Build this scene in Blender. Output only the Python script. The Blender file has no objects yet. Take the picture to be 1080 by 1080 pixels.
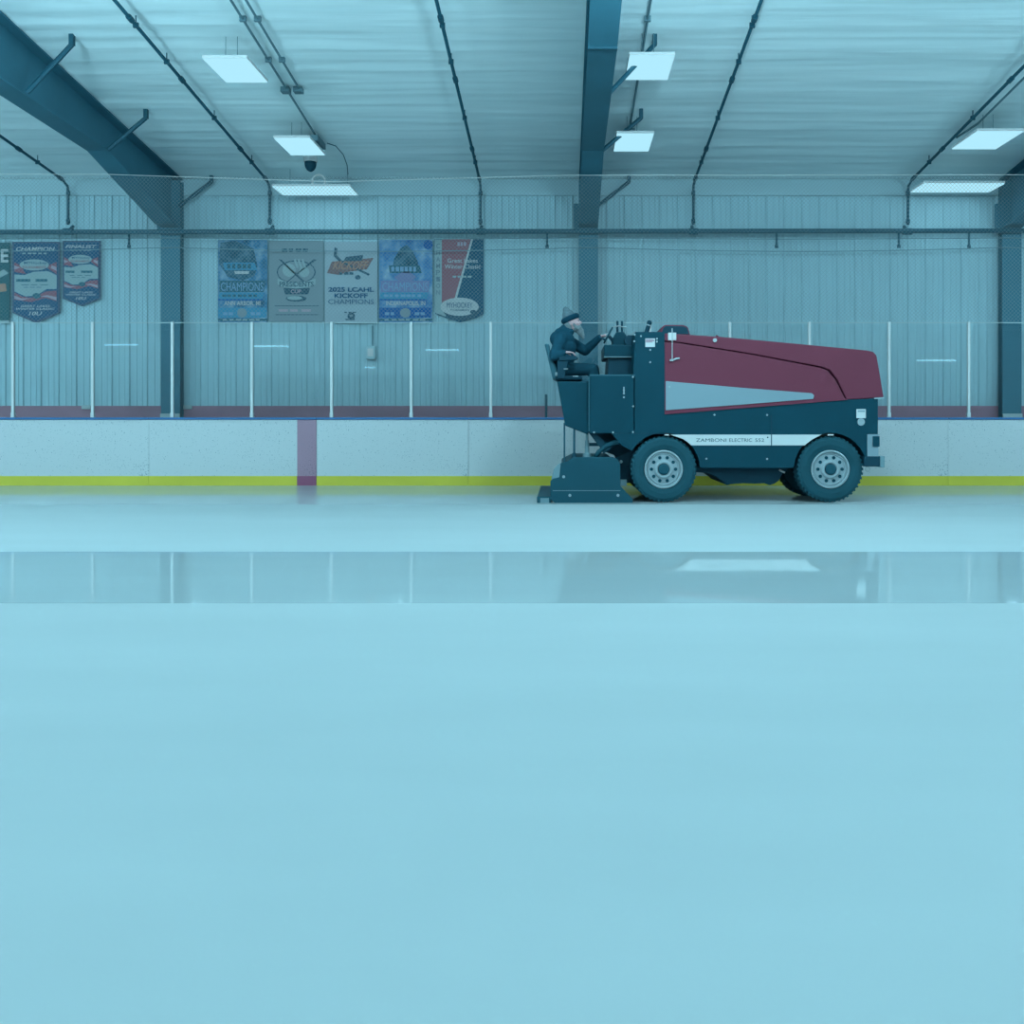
import bpy, bmesh, math, random
from mathutils import Vector, Matrix, noise
random.seed(7)
S = bpy.context.scene
COL = S.collection
PI = math.pi
# ---------------------------------------------------------------- camera
F, CXP, HZ, EYE = 1000.0, 595.0, 444.0, 1.0      # focal length (px), vanishing point, horizon, eye height
cd = bpy.data.cameras.new('camera')
cd.sensor_width = 36; cd.lens = 36 * F / 1080
cd.shift_x = (540 - CXP) / 1080; cd.shift_y = -(540 - HZ) / 1080
cd.clip_end = 200
cam = bpy.data.objects.new('camera', cd); COL.objects.link(cam)
cam.location = (0, 0, EYE); cam.rotation_euler = (PI / 2, 0, 0)
S.camera = cam
# ---------------------------------------------------------------- world, exposure
S.view_settings.view_transform = 'Standard'
S.view_settings.look = 'None'
S.view_settings.gamma = 1
S.view_settings.use_curve_mapping = False
S.view_settings.exposure = 0.11
w = bpy.data.worlds.new('world'); S.world = w; w.use_nodes = True
w.node_tree.nodes['Background'].inputs[0].default_value = (.38, .80, 1, 1)
w.node_tree.nodes['Background'].inputs[1].default_value = .05
S.cycles.max_bounces = 10; S.cycles.diffuse_bounces = 6
S.cycles.transparent_max_bounces = 24
S.cycles.caustics_reflective = False; S.cycles.caustics_refractive = False
LAMP = (.432, .82, .99)
NEAR_W, WALL_LAMP_W = 2.5, 4.0
WALL_Y, EAVE = 17.0, 5.32
SLOPE, RIDGE_Y = .117, .5
def ceil_z(y): return EAVE + SLOPE * (WALL_Y - y) if y >= RIDGE_Y else EAVE + SLOPE * (y + 16)
def lamp(x, y, z, watts, sx=.55, sy=.9, parent=None):
    l = bpy.data.lights.new('lamp_light', 'AREA'); l.shape = 'RECTANGLE'; l.size = sx; l.size_y = sy
    l.energy = watts; l.color = LAMP
    o = bpy.data.objects.new('lamp_light', l); COL.objects.link(o); o.location = (x, y, z)
    if parent: o.parent = parent; o.location = Vector((x, y, z)) - WL[parent.name]
    return o
WL = {}
for yy, hang, watts in ((7.8, 1.6, 445), (1.5, 1.7, 95), (-5.0, .8, 330)):   # unseen point lights added over the ice to brighten ceiling, walls and boards
    for k in range(-3, 4):
        l = bpy.data.lights.new('globe_light', 'POINT'); l.shadow_soft_size = .25; l.energy = watts; l.color = LAMP
        o = bpy.data.objects.new('globe_light', l); COL.objects.link(o); o.location = (-6.0 + 7.45 * k, yy, ceil_z(yy) - hang)
# ---------------------------------------------------------------- colours
def lin(c): return tuple(((v / 255 + .055) / 1.055) ** 2.4 if v > 10.3 else v / 255 / 12.92 for v in c)
BOARD = lin((140, 199, 218))
def T(r, g, b, k=1.0):            # own colour of a thing that looks (r, g, b) next to the white boards
    return tuple(min(.92, max(.001, .56 * k * a / q)) for a, q in zip(lin((r, g, b)), BOARD))
def mat(name, col, rough=.6, spec=.3, metal=0, var=0.0, scale=6.0, stretch=(1, 1, 1), bump=0.0, bscale=None):
    m = bpy.data.materials.new(name); m.use_nodes = True
    nt = m.node_tree; b = nt.nodes['Principled BSDF']
    b.inputs['Base Color'].default_value = (*col, 1); b.inputs['Roughness'].default_value = rough
    b.inputs['Specular IOR Level'].default_value = spec; b.inputs['Metallic'].default_value = metal
    if var or bump:
        tc = nt.nodes.new('ShaderNodeTexCoord'); mp = nt.nodes.new('ShaderNodeMapping')
        mp.inputs['Scale'].default_value = stretch
        nt.links.new(tc.outputs['Object'], mp.inputs['Vector'])
        nz = nt.nodes.new('ShaderNodeTexNoise'); nz.inputs['Scale'].default_value = scale; nz.inputs['Detail'].default_value = 4
        nt.links.new(mp.outputs[0], nz.inputs['Vector'])
        if var:
            r = nt.nodes.new('ShaderNodeValToRGB')
            r.color_ramp.elements[0].position = .3; r.color_ramp.elements[1].position = .7
            r.color_ramp.elements[0].color = (*[c * (1 - var) for c in col], 1)
            r.color_ramp.elements[1].color = (*[min(.95, c * (1 + var)) for c in col], 1)
            nt.links.new(nz.outputs['Fac'], r.inputs[0]); nt.links.new(r.outputs[0], b.inputs['Base Color'])
        if bump:
            n2 = nt.nodes.new('ShaderNodeTexNoise'); n2.inputs['Scale'].default_value = bscale or scale; n2.inputs['Detail'].default_value = 3
            nt.links.new(mp.outputs[0], n2.inputs['Vector'])
            bp = nt.nodes.new('ShaderNodeBump'); bp.inputs['Strength'].default_value = bump; bp.inputs['Distance'].default_value = .02
            nt.links.new(n2.outputs['Fac'], bp.inputs['Height']); nt.links.new(bp.outputs[0], b.inputs['Normal'])
    return m
def emit(name, col, k):
    m = bpy.data.materials.new(name); m.use_nodes = True; nt = m.node_tree
    nt.nodes.remove(nt.nodes['Principled BSDF']); e = nt.nodes.new('ShaderNodeEmission')
    e.inputs[0].default_value = (*col, 1); e.inputs[1].default_value = k
    nt.links.new(e.outputs[0], nt.nodes['Material Output'].inputs[0]); return m
def speckle(name, col, dark, scale=55, thr=.70):
    m = mat(name, col, .45, .4); nt = m.node_tree; b = nt.nodes['Principled BSDF']
    tc = nt.nodes.new('ShaderNodeTexCoord'); n = nt.nodes.new('ShaderNodeTexNoise'); n.inputs['Scale'].default_value = scale
    n.inputs['Detail'].default_value = 2
    n2 = nt.nodes.new('ShaderNodeTexNoise'); n2.inputs['Scale'].default_value = 1.3
    r = nt.nodes.new('ShaderNodeValToRGB'); r.color_ramp.elements[0].position = thr - .05; r.color_ramp.elements[1].position = thr + .05
    r.color_ramp.elements[0].color = (*col, 1); r.color_ramp.elements[1].color = (*dark, 1)
    a = nt.nodes.new('ShaderNodeMath'); a.operation = 'MULTIPLY_ADD'; a.inputs[1].default_value = .25; a.inputs[2].default_value = -.11
    s = nt.nodes.new('ShaderNodeMath'); s.operation = 'ADD'
    nt.links.new(tc.outputs['Object'], n.inputs['Vector']); nt.links.new(tc.outputs['Object'], n2.inputs['Vector'])
    nt.links.new(n2.outputs['Fac'], a.inputs[0]); nt.links.new(a.outputs[0], s.inputs[0]); nt.links.new(n.outputs['Fac'], s.inputs[1])
    nt.links.new(s.outputs[0], r.inputs[0]); nt.links.new(r.outputs[0], b.inputs['Base Color'])
    return m
def clear_glass(name):
    m = bpy.data.materials.new(name); m.use_nodes = True; nt = m.node_tree
    nt.nodes.remove(nt.nodes['Principled BSDF'])
    t = nt.nodes.new('ShaderNodeBsdfTransparent'); t.inputs[0].default_value = (.975, .985, .985, 1)
    g = nt.nodes.new('ShaderNodeBsdfGlossy'); g.inputs['Roughness'].default_value = .0
    fr = nt.nodes.new('ShaderNodeFresnel'); fr.inputs[0].default_value = 1.45
    mx = nt.nodes.new('ShaderNodeMixShader')
    nt.links.new(fr.outputs[0], mx.inputs[0]); nt.links.new(t.outputs[0], mx.inputs[1]); nt.links.new(g.outputs[0], mx.inputs[2])
    nt.links.new(mx.outputs[0], nt.nodes['Material Output'].inputs[0]); return m
M = dict(
    wall=mat('wall_metal', T(95, 157, 178, 1.6), .55, .3, var=.05, scale=.5),
    trim=mat('trim_metal', T(98, 158, 178, 1.5), .55),
    base=mat('base_paint', T(97, 98, 122, 1.3), .6, var=.18, scale=.8, stretch=(1, 1, 3)),
    ceiling=mat('ceiling_fabric', (.84, .93, .935), .6, .2, var=.05, scale=1.2, stretch=(.25, 3, 1), bump=.28, bscale=3.0),
    steel=mat('frame_steel', T(39, 109, 137), .55, .3, var=.08, scale=1.5),
    pipe=mat('pipe_paint', T(20, 80, 104), .5),
    conduit=mat('conduit_metal', T(70, 130, 152), .45),
    white=mat('white_paint', T(150, 208, 226), .4),
    light_metal=mat('pale_metal', T(150, 205, 222), .35, .5),
    board=speckle('board_plastic', T(141, 200, 219), T(84, 134, 156)),
    maroon=speckle('stripe_vinyl', T(118, 128, 158), T(84, 102, 130)),
    maroon_low=mat('stripe_low', T(103, 82, 118), .5),
    yellow=mat('kickplate_yellow', T(147, 190, 74), .5, var=.05, scale=2),
    blue=mat('cap_blue', T(40, 108, 170), .4),
    glass=clear_glass('shield_glass'),
    edge=mat('glass_edge', T(125, 185, 203), .3),
    net=mat('net_twine', T(96, 150, 168), .8),
    wire=mat('wire_steel', T(80, 140, 160), .5),
    cable_white=mat('white_cord', T(150, 205, 220), .6),
    black=mat('black_paint', T(3, 61, 82), .5, .16, var=.05, scale=2),
    black2=mat('black_plate', T(14, 73, 94), .5, .2, var=.06, scale=2),
    dark=mat('dark_rubber', T(10, 60, 82), .6, .2),
    tyre=mat('tyre_rubber', T(16, 73, 92), .75, .2, var=.08, scale=5),
    rim=mat('rim_silver', T(104, 160, 180), .4, .5),
    red=mat('red_paint', T(82, 49, 73), .45, .25, var=.03, scale=1.5),
    grey=mat('grey_panel', T(92, 148, 170), .5),
    stripe=mat('white_stripe', T(146, 204, 222), .4),
    seat=mat('seat_vinyl', T(30, 92, 114), .6),
    bolt=mat('bolt_metal', T(105, 165, 185), .4),
    chrome=mat('dull_chrome', T(120, 175, 193), .3, .5),
    smoke=mat('splash_plastic', T(80, 140, 160), .35),
    skin=mat('skin', T(146, 162, 178), .6),
    jacket=mat('jacket_cloth', T(13, 68, 92), .85, .15, var=.1, scale=14),
    trouser=mat('trouser_cloth', T(15, 66, 88), .85, .15),
    knit=mat('knit_grey', T(66, 112, 130), .9, .1, var=.12, scale=40, bump=.4, bscale=60),
    knit_dark=mat('knit_black', T(10, 60, 84), .9, .1, bump=.4, bscale=60),
    beard=mat('beard_grey', T(84, 130, 146), .9, .1, var=.2, scale=30, bump=.5, bscale=50),
    walk=mat('walkway_rubber', T(120, 170, 190), .8),
    eye=mat('eye_dark', T(20, 60, 80), .3),
)
LENS = emit('lamp_lens', (.41, .78, .93), 1.0)
def ice_mat(name, rough, col, ior=1.33, bump=.0, spec=.5):
    m = bpy.data.materials.new(name); m.use_nodes = True; nt = m.node_tree; b = nt.nodes['Principled BSDF']
    tc = nt.nodes.new('ShaderNodeTexCoord'); mp = nt.nodes.new('ShaderNodeMapping'); mp.inputs['Scale'].default_value = (.35, 1.6, 1)
    n = nt.nodes.new('ShaderNodeTexNoise'); n.inputs['Scale'].default_value = 1.1; n.inputs['Detail'].default_value = 6
    r = nt.nodes.new('ShaderNodeValToRGB'); r.color_ramp.elements[0].position = .25; r.color_ramp.elements[1].position = .75
    r.color_ramp.elements[0].color = (*[c * .96 for c in col], 1); r.color_ramp.elements[1].color = (*[c * 1.03 for c in col], 1)
    nt.links.new(tc.outputs['Object'], mp.inputs[0]); nt.links.new(mp.outputs[0], n.inputs['Vector'])
    nt.links.new(n.outputs['Fac'], r.inputs[0]); nt.links.new(r.outputs[0], b.inputs['Base Color'])
    b.inputs['Roughness'].default_value = rough; b.inputs['IOR'].default_value = ior
    b.inputs['Specular IOR Level'].default_value = spec
    if bump:
        bp = nt.nodes.new('ShaderNodeBump'); bp.inputs['Strength'].default_value = bump; bp.inputs['Distance'].default_value = .01
        nt.links.new(n.outputs['Fac'], bp.inputs['Height']); nt.links.new(bp.outputs[0], b.inputs['Normal'])
    return m
ICE_DRY = ice_mat('ice_dry', .75, (.435, .463, .463), spec=.15)
ICE_WET = ice_mat('ice_wet', .035, (.435, .463, .463), spec=.4)
ICE_LANE = ice_mat('ice_lane', .07, (.435, .463, .463), spec=.03)
# ---------------------------------------------------------------- helpers
def at(px, py, y): return Vector(((px - CXP) * y / F, y, EYE + (HZ - py) * y / F))
class MB:
    def __init__(s): s.b = bmesh.new(); s.mi = 0
    def _new(s, f0):
        s.b.faces.ensure_lookup_table()
        for f in s.b.faces[f0:]: f.material_index = s.mi
    def box(s, x0, x1, y0, y1, z0, z1):
        n = len(s.b.faces)
        v = [s.b.verts.new(p) for p in ((x0,y0,z0),(x1,y0,z0),(x1,y1,z0),(x0,y1,z0),(x0,y0,z1),(x1,y0,z1),(x1,y1,z1),(x0,y1,z1))]
        for f in ((3,2,1,0),(4,5,6,7),(0,1,5,4),(1,2,6,5),(2,3,7,6),(3,0,4,7)): s.b.faces.new([v[i] for i in f])
        s._new(n); return s
    def prism(s, pts, y0, y1):          # outline in XZ, pushed through Y
        n = len(s.b.faces); a = sum(p[0]*q[1]-q[0]*p[1] for p, q in zip(pts, pts[1:]+pts[:1]))
        if a < 0: pts = pts[::-1]
        f = [s.b.verts.new((x, y0, z)) for x, z in pts]; k = [s.b.verts.new((x, y1, z)) for x, z in pts]
        s.b.faces.new(f); s.b.faces.new(k[::-1])
        for i in range(len(pts)):
            j = (i + 1) % len(pts); s.b.faces.new((f[j], f[i], k[i], k[j]))
        s._new(n); return s
    def prism_x(s, pts, x0, x1):        # outline in YZ, pushed through X
        n = len(s.b.faces); a = sum(p[0]*q[1]-q[0]*p[1] for p, q in zip(pts, pts[1:]+pts[:1]))
        if a < 0: pts = pts[::-1]
        f = [s.b.verts.new((x1, y, z)) for y, z in pts]; k = [s.b.verts.new((x0, y, z)) for y, z in pts]
        s.b.faces.new(f); s.b.faces.new(k[::-1])
        for i in range(len(pts)):
            j = (i + 1) % len(pts); s.b.faces.new((f[j], f[i], k[i], k[j]))
        s._new(n); return s
    def tube(s, pts, r, seg=8, r2=None):
        n = len(s.b.faces); pts = [Vector(p) for p in pts]; rings = []
        for i, p in enumerate(pts):
            d = (pts[min(i+1, len(pts)-1)] - pts[max(i-1, 0)]).normalized()
            u = d.orthogonal().normalized() if i == 0 else (u - d * u.dot(d)).normalized()
            v = d.cross(u); rr = r if r2 is None else r + (r2 - r) * i / (len(pts) - 1)
            rings.append([s.b.verts.new(p + rr * (math.cos(2*PI*k/seg) * u + math.sin(2*PI*k/seg) * v)) for k in range(seg)])
        for a, b in zip(rings, rings[1:]):
            for k in range(seg): s.b.faces.new((a[k], a[(k+1) % seg], b[(k+1) % seg], b[k]))
        s.b.faces.new(rings[0][::-1]); s.b.faces.new(rings[-1]); s._new(n); return s
    def lathe(s, prof, c, axis='Y', seg=40):   # prof: (radius, offset along axis)
        n = len(s.b.faces); rings = []
        for r, o in prof:
            ring = []
            for k in range(seg):
                a = 2*PI*k/seg; x, y = r*math.cos(a), r*math.sin(a)
                p = (x, o, y) if axis == 'Y' else ((x, y, o) if axis == 'Z' else (o, x, y))
                ring.append(s.b.verts.new(Vector(c) + Vector(p)))
            rings.append(ring)
        for a, b in zip(rings, rings[1:]):
            for k in range(seg): s.b.faces.new((a[k], a[(k+1) % seg], b[(k+1) % seg], b[k]))
        s.b.faces.new(rings[0][::-1]); s.b.faces.new(rings[-1]); s._new(n); return s
    def ball(s, c, rx, ry=None, rz=None, rot=None, seg=16):
        n = len(s.b.faces); m = Matrix.Translation(Vector(c)) @ (rot or Matrix()) @ Matrix.Diagonal((rx, ry or rx, rz or rx, 1))
        bmesh.ops.create_uvsphere(s.b, u_segments=seg, v_segments=max(6, seg*2//3), radius=1, matrix=m); s._new(n); return s
    def capsule(s, p, q, r1, r2=None, seg=12):
        r2 = r2 or r1; p, q = Vector(p), Vector(q); s.tube([p, q], r1, seg, r2); s.ball(p, r1, seg=seg); s.ball(q, r2, seg=seg); return s
    def torus(s, c, R, r, rot=None, seg=36, sub=8):
        n = len(s.b.faces); g = []
        for i in range(seg):
            a = 2*PI*i/seg; ring = []
            for k in range(sub):
                b = 2*PI*k/sub; p = Vector(((R + r*math.cos(b))*math.cos(a), (R + r*math.cos(b))*math.sin(a), r*math.sin(b)))
                ring.append(s.b.verts.new(Vector(c) + (rot @ p if rot else p)))
            g.append(ring)
        for i in range(seg):
            for k in range(sub): s.b.faces.new((g[i][k], g[(i+1) % seg][k], g[(i+1) % seg][(k+1) % sub], g[i][(k+1) % sub]))
        s._new(n); return s
def props(o, label=None, cat=None, group=None, kind=None):
    if label: o['label'] = label
    if cat: o['category'] = cat
    if group: o['group'] = group
    if kind: o['kind'] = kind
    return o
def build(name, mb, mats, parent=None, bevel=0, smooth=False, seg=2):
    b = mb.b; bmesh.ops.recalc_face_normals(b, faces=b.faces[:])
    if parent is None:
        lo = [min(v.co[i] for v in b.verts) for i in range(3)]; hi = [max(v.co[i] for v in b.verts) for i in range(3)]
        wl = Vector(((lo[0]+hi[0])/2, (lo[1]+hi[1])/2, lo[2]))
    else: wl = WL[parent.name]
    bmesh.ops.translate(b, verts=b.verts[:], vec=-wl)
    me = bpy.data.meshes.new(name); b.to_mesh(me); b.free()
    for m in (mats if isinstance(mats, (list, tuple)) else [mats]): me.materials.append(m)
    o = bpy.data.objects.new(name, me); COL.objects.link(o); WL[o.name] = wl
    if parent: o.parent = parent
    else: o.location = wl
    if smooth:
        for p in me.polygons: p.use_smooth = True
    if bevel:
        md = o.modifiers.new('bevel', 'BEVEL'); md.width = bevel; md.segments = seg; md.limit_method = 'ANGLE'; md.angle_limit = .6
    return o
def empty(name, loc, label, cat, group=None):
    o = bpy.data.objects.new(name, None); COL.objects.link(o); o.location = loc; WL[o.name] = Vector(loc); o.empty_display_size = .1
    return props(o, label, cat, group)
def struct(name, mb, m, **k): return props(build(name, mb, m, **k), kind='structure')
def text(body, c, width, height, m, parent, name='lettering', shear=0, bold=0.0, y=None, rot=0):
    cu = bpy.data.curves.new('t', 'FONT'); cu.body = body; cu.align_x = 'CENTER'; cu.shear = shear; cu.offset = bold; cu.resolution_u = 3
    cu.space_line = .85
    t = bpy.data.objects.new('t', cu); COL.objects.link(t)
    me = bpy.data.meshes.new_from_object(t.evaluated_get(bpy.context.evaluated_depsgraph_get()))
    bpy.data.objects.remove(t); bpy.data.curves.remove(cu)
    xs = [v.co.x for v in me.vertices]; ys = [v.co.y for v in me.vertices]
    cx, cy = (min(xs)+max(xs))/2, (min(ys)+max(ys))/2; sx = width/(max(xs)-min(xs)); sy = height/(max(ys)-min(ys))
    wl = WL[parent.name]
    for v in me.vertices:
        a, b = (v.co.x-cx)*sx, (v.co.y-cy)*sy
        v.co = Vector((c[0] + a*math.cos(rot) - b*math.sin(rot), c[1], c[2] + a*math.sin(rot) + b*math.cos(rot))) - wl
    me.materials.append(m); me.name = name
    o = bpy.data.objects.new(name, me); COL.objects.link(o); o.parent = parent; WL[o.name] = wl
    return o
# ================================================================ THE HALL
XL, XR, YR = -30.0, 26.0, -16.0
fl = MB()
for mi, y0, y1 in ((0, YR, 5.2), (1, 5.2, 7.25), (0, 7.25, 11.36), (3, 11.36, 14.72)):
    fl.mi = mi; n = len(fl.b.faces)
    v = [fl.b.verts.new(p) for p in ((XL, y0, 0), (XR, y0, 0), (XR, y1, 0), (XL, y1, 0))]; fl.b.faces.new(v); fl._new(n)
bmesh.ops.remove_doubles(fl.b, verts=fl.b.verts[:], dist=1e-4)
fl.mi = 2; fl.box(XL, XR, YR, WALL_Y + .1, -.2, -.02)
fl.box(XL, XR, 14.8, WALL_Y, -.02, 0)
struct('floor', fl, [ICE_DRY, ICE_WET, M['walk'], ICE_LANE])
# back wall: ribbed metal panels
wb = MB(); prof = []; x = XL
while x < XR:
    for dx, dy in ((0, 0), (.09, 0), (.1, .008), (.115, .008), (.125, 0), (.19, 0), (.2, .008), (.215, .008), (.225, 0), (.272, 0), (.284, .022), (.303, .022)):
        prof.append((x + dx, WALL_Y - dy))
    x += .3175
n = len(prof)
lo = [wb.b.verts.new((px, py, 0)) for px, py in prof]; hi = [wb.b.verts.new((px, py, EAVE + .05)) for px, py in prof]
for i in range(n - 1): wb.b.faces.new((lo[i], lo[i+1], hi[i+1], hi[i]))
wb.box(XL, XR, WALL_Y + .005, WALL_Y + .15, 0, EAVE + .05)
struct('wall_back', wb, M['wall'])
struct('trim_1', MB().box(XL, XR, WALL_Y - .045, WALL_Y - .023, 5.035, EAVE), M['trim'])
struct('baseboard_back', MB().box(XL, XR, WALL_Y - .04, WALL_Y - .024, 0, 1.27), M['base'])
gable = [(YR, 0), (WALL_Y, 0), (WALL_Y, EAVE), (RIDGE_Y, ceil_z(RIDGE_Y)), (YR, EAVE)]
struct('wall_left', MB().prism_x(gable, XL - .15, XL), M['white'])
struct('wall_right', MB().prism_x(gable, XR, XR + .15), M['white'])
struct('wall_rear', MB().box(XL, XR, YR - .15, YR, 0, EAVE + .05), M['white'])
# ceiling: white quilted liner sagging between the purlins, ridge over the rink
ce = MB(); ys = [RIDGE_Y]
y = 9.0
while y < WALL_Y - .01: ys.append(y); y += .03
ys.append(WALL_Y + .02)
xs = [XL] + [-13 + .3 * i for i in range(81)] + [XR]
grid = []
for y in ys:
    row = []
    for x in xs:
        d = 0
        if 9 <= y < WALL_Y - .05:
            ph = y / .31 + .55 * noise.noise(Vector((x * .12, y * .8, 3)))
            d = .0055 * abs(math.sin(PI * ph)) ** .6 + .014 * noise.noise(Vector((x * .35, y * 2.6, 0))) + .007 * noise.noise(Vector((x * 1.1, y * 7, 9)))
            near = min(abs(x + 6.97), abs(x - .43), abs(x - 7.93))
            if near < 1.3: d += .016 * (1.3 - near) * noise.noise(Vector((x * 2.5 + y * 2.2, y * 3.0 - x * 1.5, 5)))
        row.append(ce.b.verts.new((x, y, ceil_z(y) + d)))
    grid.append(row)
for a, b in zip(grid, grid[1:]):
    for i in range(len(xs) - 1): ce.b.faces.new((a[i], a[i+1], b[i+1], b[i]))
r0 = [ce.b.verts.new((x, YR - .02, EAVE)) for x in xs]
for i in range(len(xs) - 1): ce.b.faces.new((r0[i], r0[i+1], grid[0][i+1], grid[0][i]))
struct('ceiling', ce, M['ceiling'], smooth=True)
# glowing strips added on the unseen rear wall to give glints in the shield glass
GLINT_GLOW = emit('window_glow', (.42, .82, 1.0), 7.0)
for i, (px, py, L) in enumerate(((127, 363.5, 1.6), (285, 365, 1.75), (466, 369, 1.6), (390, 387.5, .5), (988, 380, 1.9))):
    x = (px - CXP) * .0454; z = 1 + (HZ - py) * .0454
    wn = MB().box(x - L/2, x + L/2, YR, YR + .02, z - .04, z + .04)
    struct('window_%d' % (i + 1), wn, GLINT_GLOW)
# ---------------------------------------------------------------- rigid steel frames
def frame(xc, label):
    t = empty('steel_frame', (xc, 16.9, 0), label, 'steel frame', 'steel roof frames')
    c = MB().box(xc - .17, xc + .17, 16.79, 16.81, 0, 5.26).box(xc - .015, xc + .015, 16.81, 16.93, 0, 5.26).box(xc - .17, xc + .17, 16.93, 16.945, 0, 5.26)
    build('column', c, M['steel'], t)
    build('base_plate', MB().box(xc - .2, xc + .2, 16.74, 16.94, 0, .02), M['edge'], t)
    build('base_flashing', MB().box(xc - .17, xc + .17, 16.755, 16.785, 1.03, 1.13), M['edge'], t)
    bot = [(16.8, 4.44), (16.5, 4.46), (14.18, 5.06), (11.99, 5.14), (10.6, 5.19), (6.5, 5.98), (RIDGE_Y, 6.55)]
    top = [(y, ceil_z(y) - .035) for y in (16.93, RIDGE_Y)]
    build('rafter_web', MB().prism_x(bot + [(RIDGE_Y, top[1][1]), top[0], (16.93, 4.44)], xc - .01, xc + .01), M['steel'], t)
    lowf = MB()
    for (y0, z0), (y1, z1) in zip(bot, bot[1:]):
        lowf.prism_x([(y0, z0), (y1, z1), (y1, z1 - .02), (y0, z0 - .02)], xc - .165, xc + .165)
    build('lower_flange', lowf, M['steel'], t)
    build('upper_flange', MB().prism_x([(top[0][0], top[0][1]), (top[1][0], top[1][1]), (top[1][0], top[1][1] + .02), (top[0][0], top[0][1] + .02)], xc - .165, xc + .165), M['steel'], t)
    build('splice_plate', MB().box(xc - .165, xc + .165, 10.57, 10.63, 5.15, 5.98), M['pipe'], t)  # darker paint than the frame stands in for shade at the splice
    build('knee_plate', MB().box(xc - .26, xc + .1, 16.83, 16.9, 4.37, 4.86), M['steel'], t)
    for y, z0, zt in ((12.04, 5.17, 5.78), (14.17, 5.05, 5.53), (16.8, 4.8, 5.24)):
        b = MB(); p, q = Vector((xc + .15, y, z0)), Vector((xc + .72, y, zt)); b.tube([p, q], .032, 6)
        b.box(q.x - .028, q.x + .028, y - .03, y + .03, q.z - .01, ceil_z(y) + .01)
        build('brace', b, M['pipe'], t)
    return t
frame(-6.97, 'dark steel roof frame left of the blue and grey banners')
frame(.43, 'dark steel roof frame behind the ice machine driver')
frame(7.93, 'dark steel roof frame at the right edge')
# ---------------------------------------------------------------- pipes
def pipe(x, label, double=False):
    t = empty('sprinkler_pipe', (x, 16.88, 4.4), label, 'pipe', 'sprinkler branch pipes')
    zc = lambda y: ceil_z(y) - .11
    build('pipe_run', MB().tube([(x, 3.0, zc(3.0)), (x, 16.7, zc(16.7)), (x, 16.85, zc(16.85) - .05), (x, 16.88, zc(16.88) - .15), (x, 16.88, 4.495)], .023, 8), M['pipe'], t, smooth=True)
    for y in (11.45, 13.0, 15.35, 16.62):
        build('coupling', MB().tube([(x, y - .05, zc(y - .05)), (x, y + .05, zc(y + .05))], .036, 10), M['pipe'], t)
    for z in (5.02, 4.52): build('coupling', MB().tube([(x, 16.88, z), (x, 16.88, z + .07)], .036, 10), M['pipe'], t)
    for y in (11.6, 12.5, 14.2, 15.9):
        build('hanger', MB().tube([(x, y, zc(y)), (x, y, ceil_z(y) + .01)], .008, 6).box(x - .032, x + .032, y - .015, y + .015, zc(y) - .03, zc(y) + .03), M['pipe'], t)
    if double: build('conduit_run', MB().tube([(x + .16, 3.0, zc(3.0)), (x + .16, 14.4, zc(14.4)), (x + .05, 14.9, zc(14.9))], .018, 6), M['conduit'], t)
pipe(-8.83, 'dark sloping sprinkler pipe nearest the left edge, above champion pennants')
pipe(-5.24, 'dark sloping sprinkler pipe dropping above the first blue tournament banner')
pipe(-1.49, 'dark sloping sprinkler pipe dropping above the red and navy banner')
pipe(2.30, 'dark sloping sprinkler pipe above the middle of the ice machine')
pipe(6.12, 'dark sloping sprinkler pipe at far right with thin conduit beside it', True)
hp = empty('sprinkler_main', (0, 16.75, 4.3), 'long dark horizontal pipe along the back wall above the banners', 'pipe')
zh = 1 + .1995 * 16.75
build('pipe_run', MB().tube([(-16, 16.72, zh - .02), (14, 16.72, zh + .02)], .045, 10), M['pipe'], hp, smooth=True)
for px in (136, 577, 819, 948, 1022):
    p = at(px, 246, 16.72)
    build('sprinkler_drop', MB().tube([(p.x, 16.72, zh), (p.x, 16.72, zh - .27)], .02, 8).tube([(p.x, 16.72, zh - .24), (p.x, 16.72, zh - .29)], .032, 8), M['pipe'], hp)
for px in (72, 285, 507, 731, 957):
    p = at(px, 246, 16.72); build('coupling', MB().tube([(p.x - .08, 16.72, zh), (p.x + .08, 16.72, zh)], .06, 10).tube([(p.x, 16.72, zh), (p.x, 16.88, zh + .12)], .03, 8), M['pipe'], hp)
def conduit(x, y1, label, box=None):
    t = empty('ceiling_conduit', (x, y1, ceil_z(y1)), label, 'conduit', 'ceiling conduits')
    build('conduit_run', MB().tube([(x, 3, ceil_z(3) - .04), (x, y1, ceil_z(y1) - .04)], .016, 8), M['conduit'], t)
    if box: build('junction_box', MB().box(x - .08, x + .04, box - .06, box + .06, ceil_z(box) - .08, ceil_z(box) - .01), M['conduit'], t)
    for y in (11.6, 12.6): build('strap', MB().box(x - .04, x + .04, y - .02, y + .02, ceil_z(y) - .065, ceil_z(y)), M['conduit'], t)
    if y1 > 15: build('end_fitting', MB().box(x - .09, x + .07, y1 - .5, y1, ceil_z(y1) - .12, ceil_z(y1) - .03), M['conduit'], t)
conduit(-3.93, 15.35, 'thin grey ceiling conduit ending beside the second left lamp', 13.45)
conduit(-3.75, 13.4, 'shorter thin grey ceiling conduit running right of the longer one', 13.45)
conduit(1.02, 15.1, 'thin grey ceiling conduit right of the centre frame')
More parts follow.
